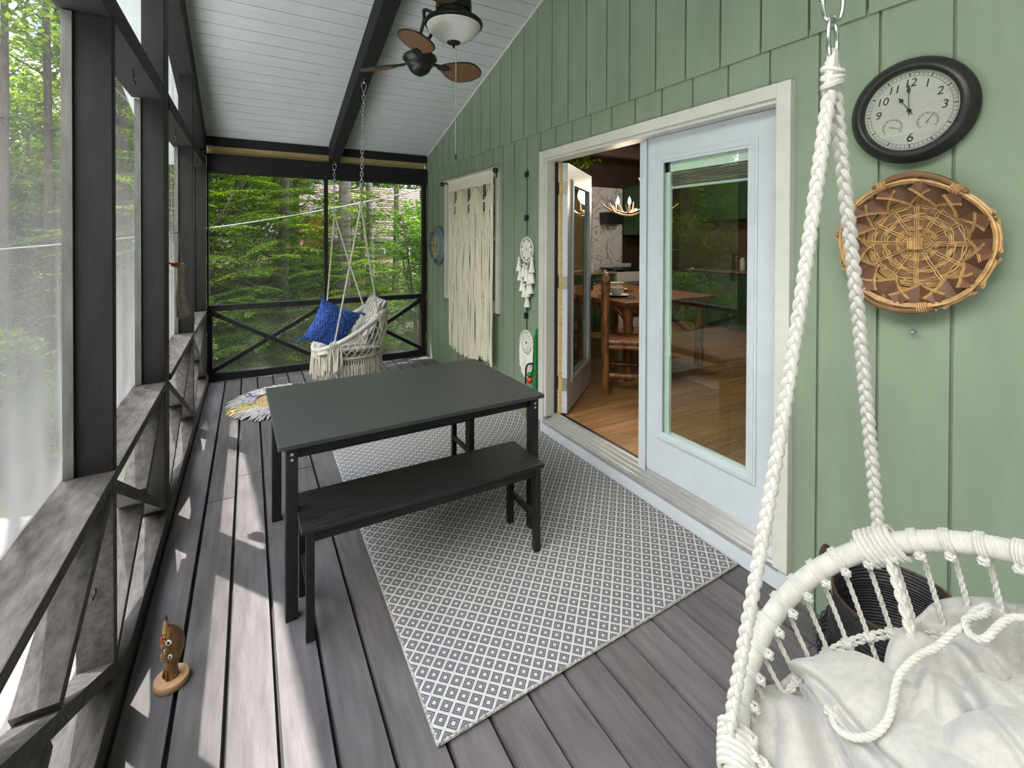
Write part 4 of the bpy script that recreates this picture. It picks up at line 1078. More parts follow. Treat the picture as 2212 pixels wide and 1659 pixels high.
# ---- light string clips, dream catchers, green garden ornament
tag(MB().tube([(W-.006,3.502,2.20),(W-.006,3.505,1.62)], .0035, 5).build('wall_wire', M['dark'], smooth=True), 'thin dark wire down the green wall above the upper dreamcatcher', 'wire')
tag(MB().tube([(W-.006,3.500,1.06),(W-.006,3.495,.80)], .0035, 5).build('wall_wire', M['dark'], smooth=True), 'thin dark wire between the two white dreamcatchers', 'wire')
for z, lab in ((2.151,'topmost black clip on the green wall above the upper dreamcatcher'), (1.774,'black clip on the wire just above the upper dreamcatcher'), (.927,'black clip on the wire between the two dreamcatchers')):
    mb = MB().box((W-.022,3.482,z-.022),(W,3.522,z+.022)); mb.box((W-.03,3.492,z-.03),(W-.012,3.512,z+.004))
    tag(mb.build('wall_clip', M['dark'], bevel=.003), lab, 'clip', 'black clips on the green wall')
def dream(c, R, lab, kind):
    c = V(*c); t = thing('dreamcatcher', lab, 'dreamcatcher', tuple(c)); P = lambda r, a, z=.008: c+RW*r*math.cos(a)+UW*r*math.sin(a)+NW*z
    MB().tube([P(R, a) for a in np.linspace(0, 2*PI, 40, endpoint=False)], .0065, 8, closed=True).build('hoop', M['dcwhite'], t, smooth=True)
    mb = MB()
    if kind == 0:
        for k in range(8):
            a = 2*PI*k/8; mb.prism([(.018+.0*j, 0) if 0 else ((.055+.036*math.cos(x))*math.cos(a)-(.022*math.sin(x))*math.sin(a), (.055+.036*math.cos(x))*math.sin(a)+(.022*math.sin(x))*math.cos(a)) for j, x in enumerate(np.linspace(0, 2*PI, 14, endpoint=False))], c+NW*.006, RW, UW, NW, .005)
            mb.tube([P(.085, a), P(R, a)], .0025, 5); mb.tube([P(.07, a+.39), P(R, a+.3)], .002, 5); mb.tube([P(.07, a+.39), P(R, a+.48)], .002, 5)
        mb.tube([P(.018, a) for a in np.linspace(0, 2*PI, 16, endpoint=False)], .007, 6, closed=True)
    else:
        for r, q in ((.022,.006),(.045,.0055),(.060,.0045),(.085,.004)): mb.tube([P(r+.004*math.sin(12*a), a) for a in np.linspace(0, 2*PI, 48, endpoint=False)], q, 6, closed=True)
        for k in range(16):
            a = 2*PI*k/16; mb.tube([P(.022, a), P(R, a)], .0032, 5); mb.ball(P(.072, a), .009, 8)
    mb.build('crochet_web', M['dcwhite'], t, smooth=True)
    rr = random.Random(3)
    if kind == 0:
        for dy, dz, L in ((-.108,-.10,.11),(.105,-.095,.115),(-.088,-.19,.10),(.075,-.20,.11),(.11,-.20,.10),(-.03,-.155,.10),(.02,-.17,.12),(-.055,-.27,.11),(.085,-.29,.10),(.045,-.31,.11),(-.015,-.33,.10),(.03,-.40,.11)):
            p = c+RW*dy+UW*(dz+.02)+NW*.02
            k = MB(); k.tube([c+RW*dy*.8+UW*-.1+NW*.01, p], .002, 5); k.build('cord', M['hingebrass'], t)
            k = MB(); k.ball(p, .016, 10); k.lathe([(.010,-.010),(.013,-.02),(.018,-L*.5),(.030,-L),(.0001,-L*.98)], 12, p); k.build('tassel', M['dcwhite'], t, smooth=True)
    else:
        mb = MB()
        for i in range(30):
            a = PI+PI*i/29; p = P(R, a); L = .14+.06*math.sin(PI*i/29)
            for _ in range(2): mb.tube([p, p+V(-.004,rr.uniform(-.01,.01),-L*.5), p+V(rr.uniform(-.006,0),rr.uniform(-.012,.012),-L)], .0045, 5)
        tag(mb.build('fringe', M['dcwhite'], t, smooth=True), kind='stuff')
dream((W-.008,3.488,1.495), .105, 'white dreamcatcher with flower web and stacked tassels on the green wall', 0)
dream((W-.008,3.488,.688), .105, 'white crocheted dreamcatcher with fringe, low on the wall beside the green ornament', 1)
def ornament():
    c = V(W-.03,3.30,.62); t = thing('garden_ornament', 'green metal scroll ornament with red ball hung beside the door frame', 'ornament', tuple(c))
    mb = MB()
    mb.tube(smooth_pts([(W-.03,3.302,.50),(W-.03,3.306,.80),(W-.03,3.296,.835),(W-.03,3.28,.835),(W-.03,3.276,.80)], 24), .010, 8); mb.box((W-.045,3.285,.50),(W-.028,3.312,.79)); mb.build('backplate', M['greenpaint'], t, smooth=True)
    mb = MB()
    for k in range(4): mb.tube(smooth_pts([(W-.035,3.29,.62-.03*k),(W-.035,3.315+.012*k,.57-.04*k),(W-.035,3.30+.012*k,.40),(W-.035,3.302+.010*k,.22)], 24), .006, 6)
    mb.build('stem', M['greenpaint'], t, smooth=True)
    mb = MB()
    for k in range(7): mb.tube([(W-.04+.0,3.315+.02*math.cos(a),.72-.045*k+.02*math.sin(a)) for a in np.linspace(0, 4.8, 12)], .0035, 5)
    mb.build('scroll', M['greenpaint'], t, smooth=True)
    mb = MB(); mb.tube(smooth_pts([(W-.03,3.31,.545),(W-.05,3.35,.545),(W-.06,3.40,.52),(W-.06,3.42,.47),(W-.06,3.425,.36)], 30), .008, 7); mb.build('iron_hook', M['blackmetal'], t, smooth=True)
    MB().ball((W-.05,3.375,.445), .026, 12, (1,1,.8)).build('leaf_cap', M['greenpaint'], t, smooth=True)
    MB().ball((W-.05,3.37,.398), .027, 14).build('red_ball', M['redpaint'], t, smooth=True)
ornament()

# ---- hanging tassel with bird on the side post
def chime():
    x, y = -.355, 3.36; t = thing('hanging_tassel', 'grey cord tassel with small orange bird hung on the side post', 'tassel', (x,y,1.4))
    MB().tube([(-.40,y+.0,1.62),(x-.005,y,1.62),(x+.008,y,1.63)], .003, 6).build('nail', M['blackmetal'], t, smooth=True)
    mb = MB(); mb.tube([(x,y,1.625),(x-.006,y,1.46)], .002, 5); mb.tube([(x,y,1.625),(x+.012,y,1.455)], .002, 5); mb.build('string', M['tassel'], t, smooth=True)
    mb = MB(); mb.ball((x-.012,y-.012,1.435), .020, 10, (1.3,.8,.9)); mb.lathe([(.010,0),(.0001,.035)], 8, (x-.028,y-.02,1.44), (V(0,0,1),V(0,1,0),V(-.9,0,.3))); mb.build('bird', M['bird'], t, smooth=True)
    MB().ball((x+.012,y,1.425), .022, 10).build('bead', M['tassel'], t, smooth=True)
    rr = random.Random(2); mb = MB(); mb.lathe([(.016,1.30),(.020,1.36),(.019,1.41),(.012,1.43)], 10, (x+.006,y,0))
    for i in range(22):
        a = 2*PI*i/22; r = .016; e = rr.uniform(1.,2.3); mb.tube([(x+.006+r*.8*math.cos(a),y+r*.8*math.sin(a),1.35),(x+.006+r*math.cos(a)*1.2,y+r*math.sin(a)*1.2,1.25),(x+.008+r*e*math.cos(a)+.006,y+r*e*math.sin(a),rr.uniform(1.115,1.14))], .0045, 5)
    mb.build('cords', M['tassel'], t, smooth=True)
chime()

# ---- carved wooden bird on a slab
def owl():
    c = V(-.243,2.055,0); t = thing('carved_bird', 'carved brown wooden bird with upturned beak on a round slab on the deck', 'figurine', tuple(c))
    MB().lathe([(.0001,0),(.052,0),(.054,.004),(.0545,.020),(.052,.0235),(.0001,.0235)], 26, c).build('base', M['slabwood'], t, smooth=True)
    # body: lathe-like column leaning back, flat carved front towards the rail
    fx = nrm(V(-.85,-.5,0)); sx = V(-fx[1], fx[0], 0)
    secs = [(.023,.024,.022,0),(.045,.022,.020,.002),(.062,.020,.019,.002),(.085,.026,.025,-.003),(.112,.032,.029,-.008),(.140,.033,.029,-.010),(.165,.031,.027,-.006),(.183,.027,.024,.0),(.198,.021,.019,.006),(.212,.012,.012,.013),(.219,.006,.007,.017)]
    mb = MB(); n = 24; vs = []
    for z, a, b, o in secs:
        for k in range(n):
            th = 2*PI*k/n; q = 1+.05*math.sin(th*6+z*90)*(math.cos(th) > .1)
            vs.append(c+fx*(o+a*math.cos(th)*q*(.82 if math.cos(th) > 0 else 1))+sx*b*math.sin(th)*q+V(0,0,z))
    fs = [(i*n+k, i*n+(k+1) % n, (i+1)*n+(k+1) % n, (i+1)*n+k) for i in range(len(secs)-1) for k in range(n)]; fs.append(tuple((len(secs)-1)*n+k for k in range(n)))
    mb.add(vs, fs); mb.build('body', M['owlwood'], t, smooth=True, sub=1)
    MB().lathe([(.0125,.195),(.0105,.208),(.0065,.232),(.003,.25)], 12, c+fx*.017).build('beak', M['beakhorn'], t, smooth=True)
    MB().lathe([(.0068,.228),(.005,.24),(.0032,.252),(.0001,.255)], 12, c+fx*.017).build('beak_tip', M['dark'], t, smooth=True)
    mb = MB()
    for s in (-1, 1): mb.prism([(0,.0),(.010,.014),(.016,.002),(.008,-.010)], c+fx*.012+sx*s*.010+V(0,0,.192), sx*s, V(0,0,1), fx, .006)
    mb.build('brow', M['owlwood'], t)
    def eye(z, lat, r, nm):
        for s in (-1, 1):
            d = nrm(fx*.78+sx*s*.62); o = c+fx*(.0155 if nm == 0 else .0125)+sx*s*lat*.95+V(0,0,z); ax = (nrm(np.cross(d, V(0,0,1))), V(0,0,1), d)
            e = MB().lathe([(.0001,0),(r*.8,0),(r*.8,.0015),(r*.6,.0025),(.0001,.0025)], 18, o, ax).build('eye', M['eyewhite'], t, smooth=True)
            MB().lathe([(.0001,.0025),(r*.42,.0025),(r*.36,.0036),(.0001,.0038)], 14, o, ax).build('pupil', M['dark'], e, smooth=True)
    eye(.162, .016, .0125, 0); eye(.112, .020, .0095, 1)
    MB().ball(c+fx*.030+V(0,0,.178), .0055, 8, (1,1,1.4)).build('red_spot', M['redpaint'], t, smooth=True)
    mb = MB(); rr = random.Random(1)
    for k in range(16):
        z = .09+.0055*k; a = rr.uniform(-1.1, 1.1)
        o = c+fx*(.012+.014*math.cos(a))+sx*.024*math.sin(a)+V(0,0,z); mb.tube([o+sx*-.008+V(0,0,.004), o+fx*.004, o+sx*.008+V(0,0,.004)], .002, 5)
    for s in (-1, 1): mb.tube([c+fx*.018+sx*s*.006+V(0,0,.06), c+fx*.022+sx*s*.012+V(0,0,.035), c+fx*.018+sx*s*.008+V(0,0,.024)], .004, 6)
    mb.build('carved_feathers', M['owlwood'], t, smooth=True)
owl()

# ---- black seagrass basket behind the near chair
def belly():
    c = V(1.862,.70,0); t = thing('belly_basket', 'black woven basket with fringe and brown handle on the deck against the wall', 'basket', tuple(c))
    tilt = V(-.10,.05,1); tilt = nrm(tilt); X = nrm(np.cross(V(0,1,0), tilt)); Y = np.cross(tilt, X); o = c+V(.02,0,.0)
    mb = MB()
    hs = np.linspace(0, 1, 34)
    prof = lambda s: .12+.075*math.sin(PI*min(1, s*1.15)**.8*.80)-.0*s
    n = 60
    for k, s in enumerate(hs):
        if s > .42 and 0: break
        m = n; ph = PI*(k % 2)
        mb.tube([o+X*(prof(s)*(1+.012*math.sin(30*a/2*2+ph)))*math.cos(a)+Y*(prof(s)*(1+.012*math.sin(30*a+ph)))*math.sin(a)+tilt*(.02+.40*s) for a in np.linspace(0, 2*PI, m, endpoint=False)], .0068, 6, closed=True)
    mb.build('woven_body', M['seagrass'], t, smooth=True)
    MB().lathe([(.0001,.012),(.118,.012),(.118,.02),(.0001,.02)], 24, o, (X,Y,tilt)).build('base', M['seagrass'], t)
    MB().tube([o+X*(prof(1)+.002)*math.cos(a)+Y*(prof(1)+.002)*math.sin(a)+tilt*.43 for a in np.linspace(0, 2*PI, 60, endpoint=False)], .0055, 7, closed=True).build('rim', M['copper'], t, smooth=True)
    rr = random.Random(6); mb = MB()
    for i in range(900):
        a = rr.uniform(0, 2*PI); s = rr.uniform(.25, .72); r = prof(s)+.006; d = X*math.cos(a)+Y*math.sin(a); p = o+d*r+tilt*(.02+.40*s); L = rr.uniform(.04,.085)
        mb.tube([p, p+d*L*.3-tilt*L*.35+V(rr.uniform(-.01,.01),rr.uniform(-.01,.01),0), p+d*L*.35*rr.uniform(.5,1.6)-tilt*L+V(rr.uniform(-.02,.02),rr.uniform(-.02,.02),0)], [.0016,.0016,.001], 4)
    tag(mb.build('shaggy_fringe', M['seagrass'], t, smooth=True), kind='stuff')
    for sg in (1, -1):
        d = nrm(Y*sg+X*-.25); e = nrm(np.cross(tilt, d)); q = o+d*(prof(1)+.006)+tilt*.40
        MB().tube(smooth_pts([q-e*.055-tilt*.03, q-e*.052+tilt*.05+d*.01, q-e*.03+tilt*.105+d*.02, q+e*.03+tilt*.105+d*.02, q+e*.052+tilt*.05+d*.01, q+e*.055-tilt*.03], 40), .0085, 8).build('handle', M['copper'], t, smooth=True)
belly()

# ---- twin head ceiling fan
def fan():
    c = V(1.15,2.83,2.93); t = thing('ceiling_fan', 'dark bronze twin head ceiling fan with brown leaf blades and frosted light bowl', 'ceiling fan', tuple(c))
    m = M['fanmetal']; Zc = CZ(c[1])
    MB().lathe([(.012,.15),(.012,Zc-c[2])], 12, c).build('down_rod', m, t, smooth=True)
    MB().lathe([(.07,Zc-c[2]+.02),(.075,Zc-c[2]-.05),(.05,Zc-c[2]-.09),(.015,Zc-c[2]-.1)], 24, c).build('canopy', m, t, smooth=True)
    MB().lathe([(.085,.050),(.092,.070),(.098,.10),(.102,.112),(.112,.118),(.116,.135),(.112,.20),(.09,.22),(.0001,.225)], 36, c).build('housing', m, t, smooth=True)
    MB().lathe([(.172,.022),(.184,.028),(.187,.040),(.180,.052),(.10,.066),(.10,.05),(.168,.038)], 44, c, close=True).build('fitter_ring', m, t, smooth=True)
    MB().lathe([(.0001,-.082),(.045,-.079),(.092,-.062),(.132,-.034),(.155,-.008),(.164,.008),(.163,.012),(.170,.018),(.176,.034),(.168,.034),(.158,.012),(.12,-.03),(.07,-.060),(.0001,-.072)], 44, c).build('light_bowl', M['frost'], t, smooth=True)
    MB().lathe([(.0001,-.118),(.008,-.113),(.007,-.102),(.014,-.097),(.040,-.086),(.052,-.066),(.0001,-.062)], 20, c).build('finial', m, t, smooth=True)
    mb = MB(); o = c+V(.012,-.01,-.09); o2 = c+V(.012,-.01,-.78); o2[2] = c[2]-.80
    mb.tube([o, o2], .0028, 5); nb = 60
    for k in range(nb): mb.ball(o2+(o-o2)*(k/nb)*.42, .0042, 6)
    mb.build('pull_chain', M['chain'], t, smooth=True)
    MB().lathe([(.0035,0),(.006,.006),(.006,.03),(.002,.036)], 8, o2-V(0,0,.03)).build('chain_fob', m, t, smooth=True)
    fw = V(math.sin(yaw_), math.cos(yaw_), 0); rt = V(math.cos(yaw_), -math.sin(yaw_), 0)
    def head(h, a0, sag, seed, top=0.):
        h = V(*h)
        d = nrm(V(h[0]-c[0], h[1]-c[1], 0)); s = V(-d[1], d[0], 0)
        for k in (-1, 1):
            p0 = c+d*(.11-top*.06)+s*.035*k+V(0,0,.10+top*.1); p3 = h+V(0,0,.085)+s*.045*k*0
            MB().tube(smooth_pts([p0, p0+d*.07+V(0,0,.03)+s*k*.02, (p0+p3)/2+V(0,0,.06)+s*k*.05, p3+V(0,0,.035)+s*k*.03, p3], 30), .011, 10).build('arm', m, t, smooth=True)
        MB().lathe([(.0001,.10),(.03,.098),(.04,.08),(.085,.07),(.108,.055),(.112,.035),(.098,.02),(.092,.008),(.086,.004),(.086,-.004),(.078,-.012),(.072,-.02),(.070,-.03),(.055,-.05),(.03,-.066),(.012,-.074),(.0001,-.078)], 32, h).build('motor', m, t, smooth=True)
        for k in range(3):
            a = a0+k*2*PI/3; D = -fw*math.cos(a)+rt*math.sin(a); Sd = np.cross(V(0,0,1), D); pit = math.radians(sag)
            Yb = Sd*math.cos(pit)+V(0,0,1)*math.sin(pit); Nb = np.cross(D, Yb)
            z0 = V(0,0,.022)
            pts = []; L, Wd = .325, .115
            for x in np.linspace(0, 1, 22): pts.append((.145+L*x, Wd*math.sin(PI*x**1.25)**.62))
            for x in np.linspace(1, 0, 22)[1:-1]: pts.append((.145+L*x, -Wd*.92*math.sin(PI*x**1.25)**.62))
            b = MB().prism(pts, h+z0-Nb*.004, D, Yb, Nb, .008).build('blade', M['fanblade'], t)
            MB().tube([tuple(h+z0+D*p[0]+Yb*p[1]) for p in pts], .0052, 6, closed=True).build('blade_trim', m, b, smooth=True)
            mb = MB(); mb.obox(h+z0+D*.115, (D,Yb,Nb), (.045,.009,.006)); mb.prism([(.13,-.014),(.155,-.03),(.20,-.028),(.235,0),(.20,.028),(.155,.03),(.13,.014)], h+z0-Nb*.009, D, Yb, Nb, .005); mb.build('blade_iron', m, b)
    head((.985,3.01,2.735), .12, -17, 1)
    head((.857,2.306,3.02), PI, -12, 2, 1.)
yaw_ = .51037
fan()
# ------------------------------------------------------------------ room behind the double door
ZI = .165
M['dimwall'] = pm('dim_room_wall', (.10,.075,.045,1), .8, .1, 4.)  # darkened tan: shade of the dim room put into the colour
def inside():
    mb = MB(); r = random.Random(9); y = .2; x0, x1 = W+.12, 7.2
    while y < 6.6:
        cut = r.uniform(3.0, 6.5)
        for a, b in ((x0, cut-.001), (cut+.001, x1)): mb.box((a,y,ZI-.02), (b,y+.0805,ZI))
        y += .083
    mb.box((x0,.2,ZI-.05),(x1,6.7,ZI-.015)); structm(mb, 'floor_inside', M['floorwood'])
    structm(MB().box((x0,6.30,0),(7.3,6.42,4.2)), 'wall_inside_far', M['darkroom'])  # dark colour stands in for shade on the tan wall
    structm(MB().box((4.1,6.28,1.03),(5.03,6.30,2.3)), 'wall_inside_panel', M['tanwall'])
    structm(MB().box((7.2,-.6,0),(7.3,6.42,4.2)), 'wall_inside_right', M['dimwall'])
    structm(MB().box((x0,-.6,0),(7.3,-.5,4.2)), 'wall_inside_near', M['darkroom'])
    mb = MB(); mb.box((x0-.02,-.6,3.0),(7.3,6.42,3.06))
    for k in range(5): mb.box((x0,.6+1.2*k,2.82),(7.2,.72+1.2*k,3.0))
    structm(mb, 'ceiling_inside', M['darkroom'])
    structm(MB().box((x0,.2,-.3),(7.2,.19+.02,ZI)), 'trim_3', M['darkroom'])
inside()
def marble_mat():
    mt, nt = newmat('marble_slab'); t = NT(nt); tc = t.n('TexCoord'); nz = t.n('TexNoise', i_Scale=2.6, i_Detail=8., i_Distortion=1.4); t.put(nz.inputs[0], tc.outputs['Object'])
    col = t.ramp(nz.outputs[0], [(.46,(.62,.62,.64,1)), (.495,(.22,.23,.25,1)), (.52,(.62,.62,.64,1))]); p = t.n('BsdfPrincipled', i_Roughness=.25); t.put(p.inputs[0], col); t.out(p); return mt
M['marble'] = marble_mat()
def kitchen():
    t = thing('marble_splashback', 'tall white veined marble splashback behind the cooker inside', 'splashback', (5.4,6.28,1.1))
    for a, b in ((5.05,5.372),(5.376,5.72)): MB().box((a,6.26,1.08),(b,6.298,2.46)).build('slab', M['marble'], t)
    MB().box((5.0,6.25,1.30),(5.06,6.296,1.44)).build('socket_plate', M['stovewhite'], t)
    t = thing('cooker', 'white cooker with black hob beneath the marble splashback inside', 'cooker', (5.45,5.9,ZI))
    MB().box((5.02,5.60,ZI),(5.84,6.24,1.06)).build('body', M['stovewhite'], t, bevel=.008)
    MB().box((5.02,6.16,1.06),(5.84,6.24,1.16)).build('backguard', M['stovewhite'], t, bevel=.005)
    mb = MB()
    for x in (5.2,5.45,5.68):
        for y in (5.74,6.0):
            mb.lathe([(.0001,1.06),(.06,1.06),(.06,1.085),(.0001,1.09)], 16, (x,y,0))
        mb.box((x-.1,5.63,1.09),(x+.1,6.12,1.105))
    mb.build('hob', M['dark'], t)
    MB().box((5.12,5.585,.35),(5.74,5.60,.85)).build('oven_door', M['dark'], t); MB().tube([(5.12,5.56,.90),(5.74,5.56,.90)], .012, 8).build('handle', M['steel'], t, smooth=True)
    t = thing('range_hood', 'small black extractor hood on the marble above the cooker', 'extractor hood', (5.38,6.15,1.84))
    MB().hexa([(5.22,6.05,1.83),(5.54,6.05,1.83),(5.54,6.26,1.83),(5.22,6.26,1.83),(5.20,6.02,2.03),(5.56,6.02,2.03),(5.56,6.26,2.03),(5.20,6.26,2.03)]).build('hood_body', M['dark'], t, bevel=.01)
    MB().box((5.26,6.08,1.824),(5.50,6.22,1.83)).build('filter', M['steel'], t)
    def cab(name, lab, a, b, d, knob=True, arch=False, front='y-', grp=None):
        t = thing(name, lab, 'cabinet', ((a[0]+b[0])/2, (a[1]+b[1])/2, a[2]), grp)
        MB().box(a, b).build('carcass', M['green'], t, bevel=.004)
        if front == 'y-': O = V(a[0],a[1],a[2]); X = V(1,0,0); N = V(0,-1,0); w_ = b[0]-a[0]
        else: O = V(a[0],b[1],a[2]); X = V(0,-1,0); N = V(-1,0,0); w_ = b[1]-a[1]
        h = b[2]-a[2]; Z = V(0,0,1); n = max(1, round(w_/.42))
        for i in range(n):
            o = O+X*(w_*i/n+.012)+Z*.015; ww, hh = w_/n-.024, h-.03
            dr = MB().prism([(0,0),(ww,0),(ww,hh),(0,hh)], o, X, Z, N, .02).build('door', M['green'], t, bevel=.004)
            m = .055; pts = [(m,m),(ww-m,m),(ww-m,hh-m-(.05 if arch else 0))]
            if arch: pts += [(ww-m-(ww-2*m)*s, hh-m-.05+.05*math.sin(PI*s)) for s in np.linspace(.1,.9,9)]
            pts.append((m,hh-m-(.05 if arch else 0)))
            MB().prism(pts, o+N*.02, X, Z, N, .007).build('raised_panel', M['green'], dr, bevel=.004)
            MB().ball(o+X*(ww-.03 if i % 2 == 0 else .03)+Z*(.06 if arch else hh-.06)+N*.035, .013, 10).build('knob', M['steel'], dr, smooth=True)
        return t
    cab('base_cabinet', 'green base cabinet left of the white cooker inside', (4.2,5.65,ZI), (5.0,6.28,1.03), 0)
    cab('wall_cabinet', 'dark green wall cabinet right of the marble splashback', (5.74,5.95,1.65), (6.5,6.28,2.5), 0, arch=True)
    cab('base_cabinet', 'green base cabinet right of the white cooker inside', (5.86,5.65,ZI), (6.6,6.28,1.03), 0)
    cab('wall_cabinet', 'row of dark green wall cabinets with arched doors seen through the door glass', (6.84,1.6,1.90), (7.195,5.6,2.50), 0, arch=True, front='x-')
    cab('base_cabinet', 'long run of green base cabinets seen through the door glass', (6.62,1.6,ZI), (7.195,5.6,1.05), 0, front='x-')
    tag(MB().box((6.58,1.55,1.05),(7.195,5.6,1.09)).build('worktop', M['counter'], bevel=.004), 'brown worktop on the green base cabinets seen through the door glass', 'worktop')
    tag(MB().box((4.18,5.62,1.03),(5.01,6.28,1.06)).build('worktop', M['counter'], bevel=.004), 'short brown worktop left of the white cooker inside', 'worktop')
    tag(MB().lathe([(.0001,0),(.035,.0),(.037,.01),(.034,.10),(.018,.14),(.012,.16),(.016,.17),(.016,.2),(.0001,.205)], 20, (4.66,5.78,1.06)).build('bottle', M['glassbottle'], smooth=True), 'clear bottle on the worktop just beyond the open door leaf', 'bottle')
    for k, (y, lab) in enumerate(((3.9,'leftmost of the slim jars on the worktop seen through the door glass'), (3.72,'middle one of the slim jars on the worktop seen through the door glass'), (3.54,'rightmost of the slim jars on the worktop seen through the door glass'))):
        tag(MB().lathe([(.0001,0),(.045,0),(.045,.15),(.03,.17),(.03,.2),(.0001,.2)], 16, (6.95,y+.9,1.09)).build('jar', M['stone'], smooth=True), lab, 'jar', 'jars on the worktop')
    rr = random.Random(4)
    def garland(name, a, b, n, lab, sp):
        mb = MB(); a, b = V(*a), V(*b)
        for i in range(n):
            p = a+(b-a)*rr.random()+V(rr.gauss(0,sp),rr.gauss(0,sp),abs(rr.gauss(0,sp))); d = nrm(V(rr.gauss(0,1),rr.gauss(0,1),rr.gauss(0,1))); e = nrm(np.cross(d, V(.3,.2,1))); s = rr.uniform(.02,.04)
            mb.add([p, p+d*s+e*s*.5, p+d*s*2, p+d*s-e*s*.5], [(0,1,2,3)])
        o = mb.build(name, M['leafmid']); tag(o, lab, 'greenery', kind='stuff')
    garland('ivy_garland', (7.0,1.8,2.60), (7.0,5.4,2.60), 700, 'leafy green garland along the top of the dark green wall cabinets', .05)
    garland('trailing_leaves', (2.75,3.80,2.34), (3.05,3.85,2.34), 160, 'cluster of small leaves hanging at the top of the open doorway', .05)
M['glassbottle'] = pm('clear_bottle', (.5,.55,.52,1), .1, .1)
kitchen()
def log(mb, p, q, r, seed, n=10):
    rr = random.Random(seed); p, q = V(*p), V(*q); m = 14; pts = []; rad = []
    for i in range(m):
        t = i/(m-1); pts.append(p+(q-p)*t+V(rr.uniform(-1,1),rr.uniform(-1,1),rr.uniform(-1,1))*r*.10); rad.append(r*rr.uniform(.86,1.12))
    return mb.tube(pts, rad, n)
def log_table():
    t = thing('log_table', 'rustic log dining table set with bowls, inside the open doorway', 'table', (3.8,4.1,ZI)); zt = .965
    MB().box((3.22,3.46,zt-.05),(4.55,5.1,zt)).build('tabletop', M['log'], t, bevel=.012)
    for k, (x, y) in enumerate(((3.33,3.55),(4.42,3.58),(3.33,4.98),(4.42,4.98))):
        log(MB(), (x,y,ZI), (x,y,zt-.05), .052, k).build('leg', M['log'], t, smooth=True)
    log(MB(), (3.36,3.58,.78), (3.50,3.80,zt-.05), .02, 7).build('brace', M['log'], t, smooth=True); log(MB(), (3.33,3.55,.75), (3.24,3.66,zt-.05), .02, 8).build('brace', M['log'], t, smooth=True)
    MB().box((3.30,3.52,zt-.12),(4.45,3.56,zt-.05)).build('apron', M['log'], t); MB().box((3.29,3.52,zt-.12),(3.33,5.0,zt-.05)).build('apron', M['log'], t)
    def setting(x, y, lab):
        tag(MB().lathe([(.0001,.001),(.20,.001),(.205,.004),(.0001,.005)], 28, (x,y,zt)).build('placemat', M['darkroom'], smooth=True), 'dark round placemat under the '+lab+' plate', 'placemat')
        tag(MB().lathe([(.0001,.008),(.08,.008),(.125,.022),(.13,.024),(.128,.028),(.08,.014),(.0001,.013)], 30, (x,y,zt)).build('plate', M['stone'], smooth=True), 'pale plate under the '+lab+' bowl on the log table', 'plate')
        tag(MB().lathe([(.0001,.016),(.04,.016),(.045,.022),(.075,.055),(.085,.10),(.080,.10),(.068,.058),(.03,.03),(.0001,.028)], 30, (x,y,zt)).build('bowl', M['stone'], smooth=True), lab+' pale stoneware bowl on the log table', 'bowl')
    setting(3.47,3.88,'nearer'); setting(3.86,4.32,'farther')
log_table()
def log_chair():
    t = thing('log_chair', 'rustic peeled log chair standing inside the open doorway', 'chair', (3.0,3.4,ZI))
    a, b = V(2.86,3.345,0), V(3.12,3.66,0); f = nrm(V(.77,-.64,0)); Z = V(0,0,1)
    for k, (p, h) in enumerate(((a,1.27),(b,1.27))): log(MB(), p+Z*ZI, p+Z*h, .038, 20+k).build('post', M['log'], t, smooth=True)
    for k, p in enumerate((a+f*.36, b+f*.36)): log(MB(), p+Z*ZI, p+Z*.66, .033, 30+k).build('leg', M['log'], t, smooth=True)
    d = nrm(b-a)
    log(MB(), a-d*.09+Z*1.235, b+d*.10+Z*1.235, .036, 40).build('top_rail', M['log'], t, smooth=True)
    log(MB(), a+Z*.80, b+Z*.80, .024, 41).build('back_rail', M['log'], t, smooth=True)
    for k in range(3): q = a+(b-a)*(.25*(k+1)); log(MB(), q+Z*.80, q+Z*1.22, .015, 43+k).build('spindle', M['log'], t, smooth=True)
    for k, (p, q, z) in enumerate(((a,a+f*.36,.60),(b,b+f*.36,.60),(a+f*.36,b+f*.36,.58),(a,b,.58),(a,a+f*.36,.34),(b,b+f*.36,.34))): log(MB(), p+Z*z, q+Z*z, .024, 50+k).build('rail', M['log'], t, smooth=True)
    mb = MB(); mb.hexa([a+Z*.625, a+f*.38+Z*.625, b+f*.38+Z*.625, b+Z*.625, a+Z*.655, a+f*.38+Z*.655, b+f*.38+Z*.655, b+Z*.655]); mb.build('seat', M['log'], t, bevel=.008)
log_chair()
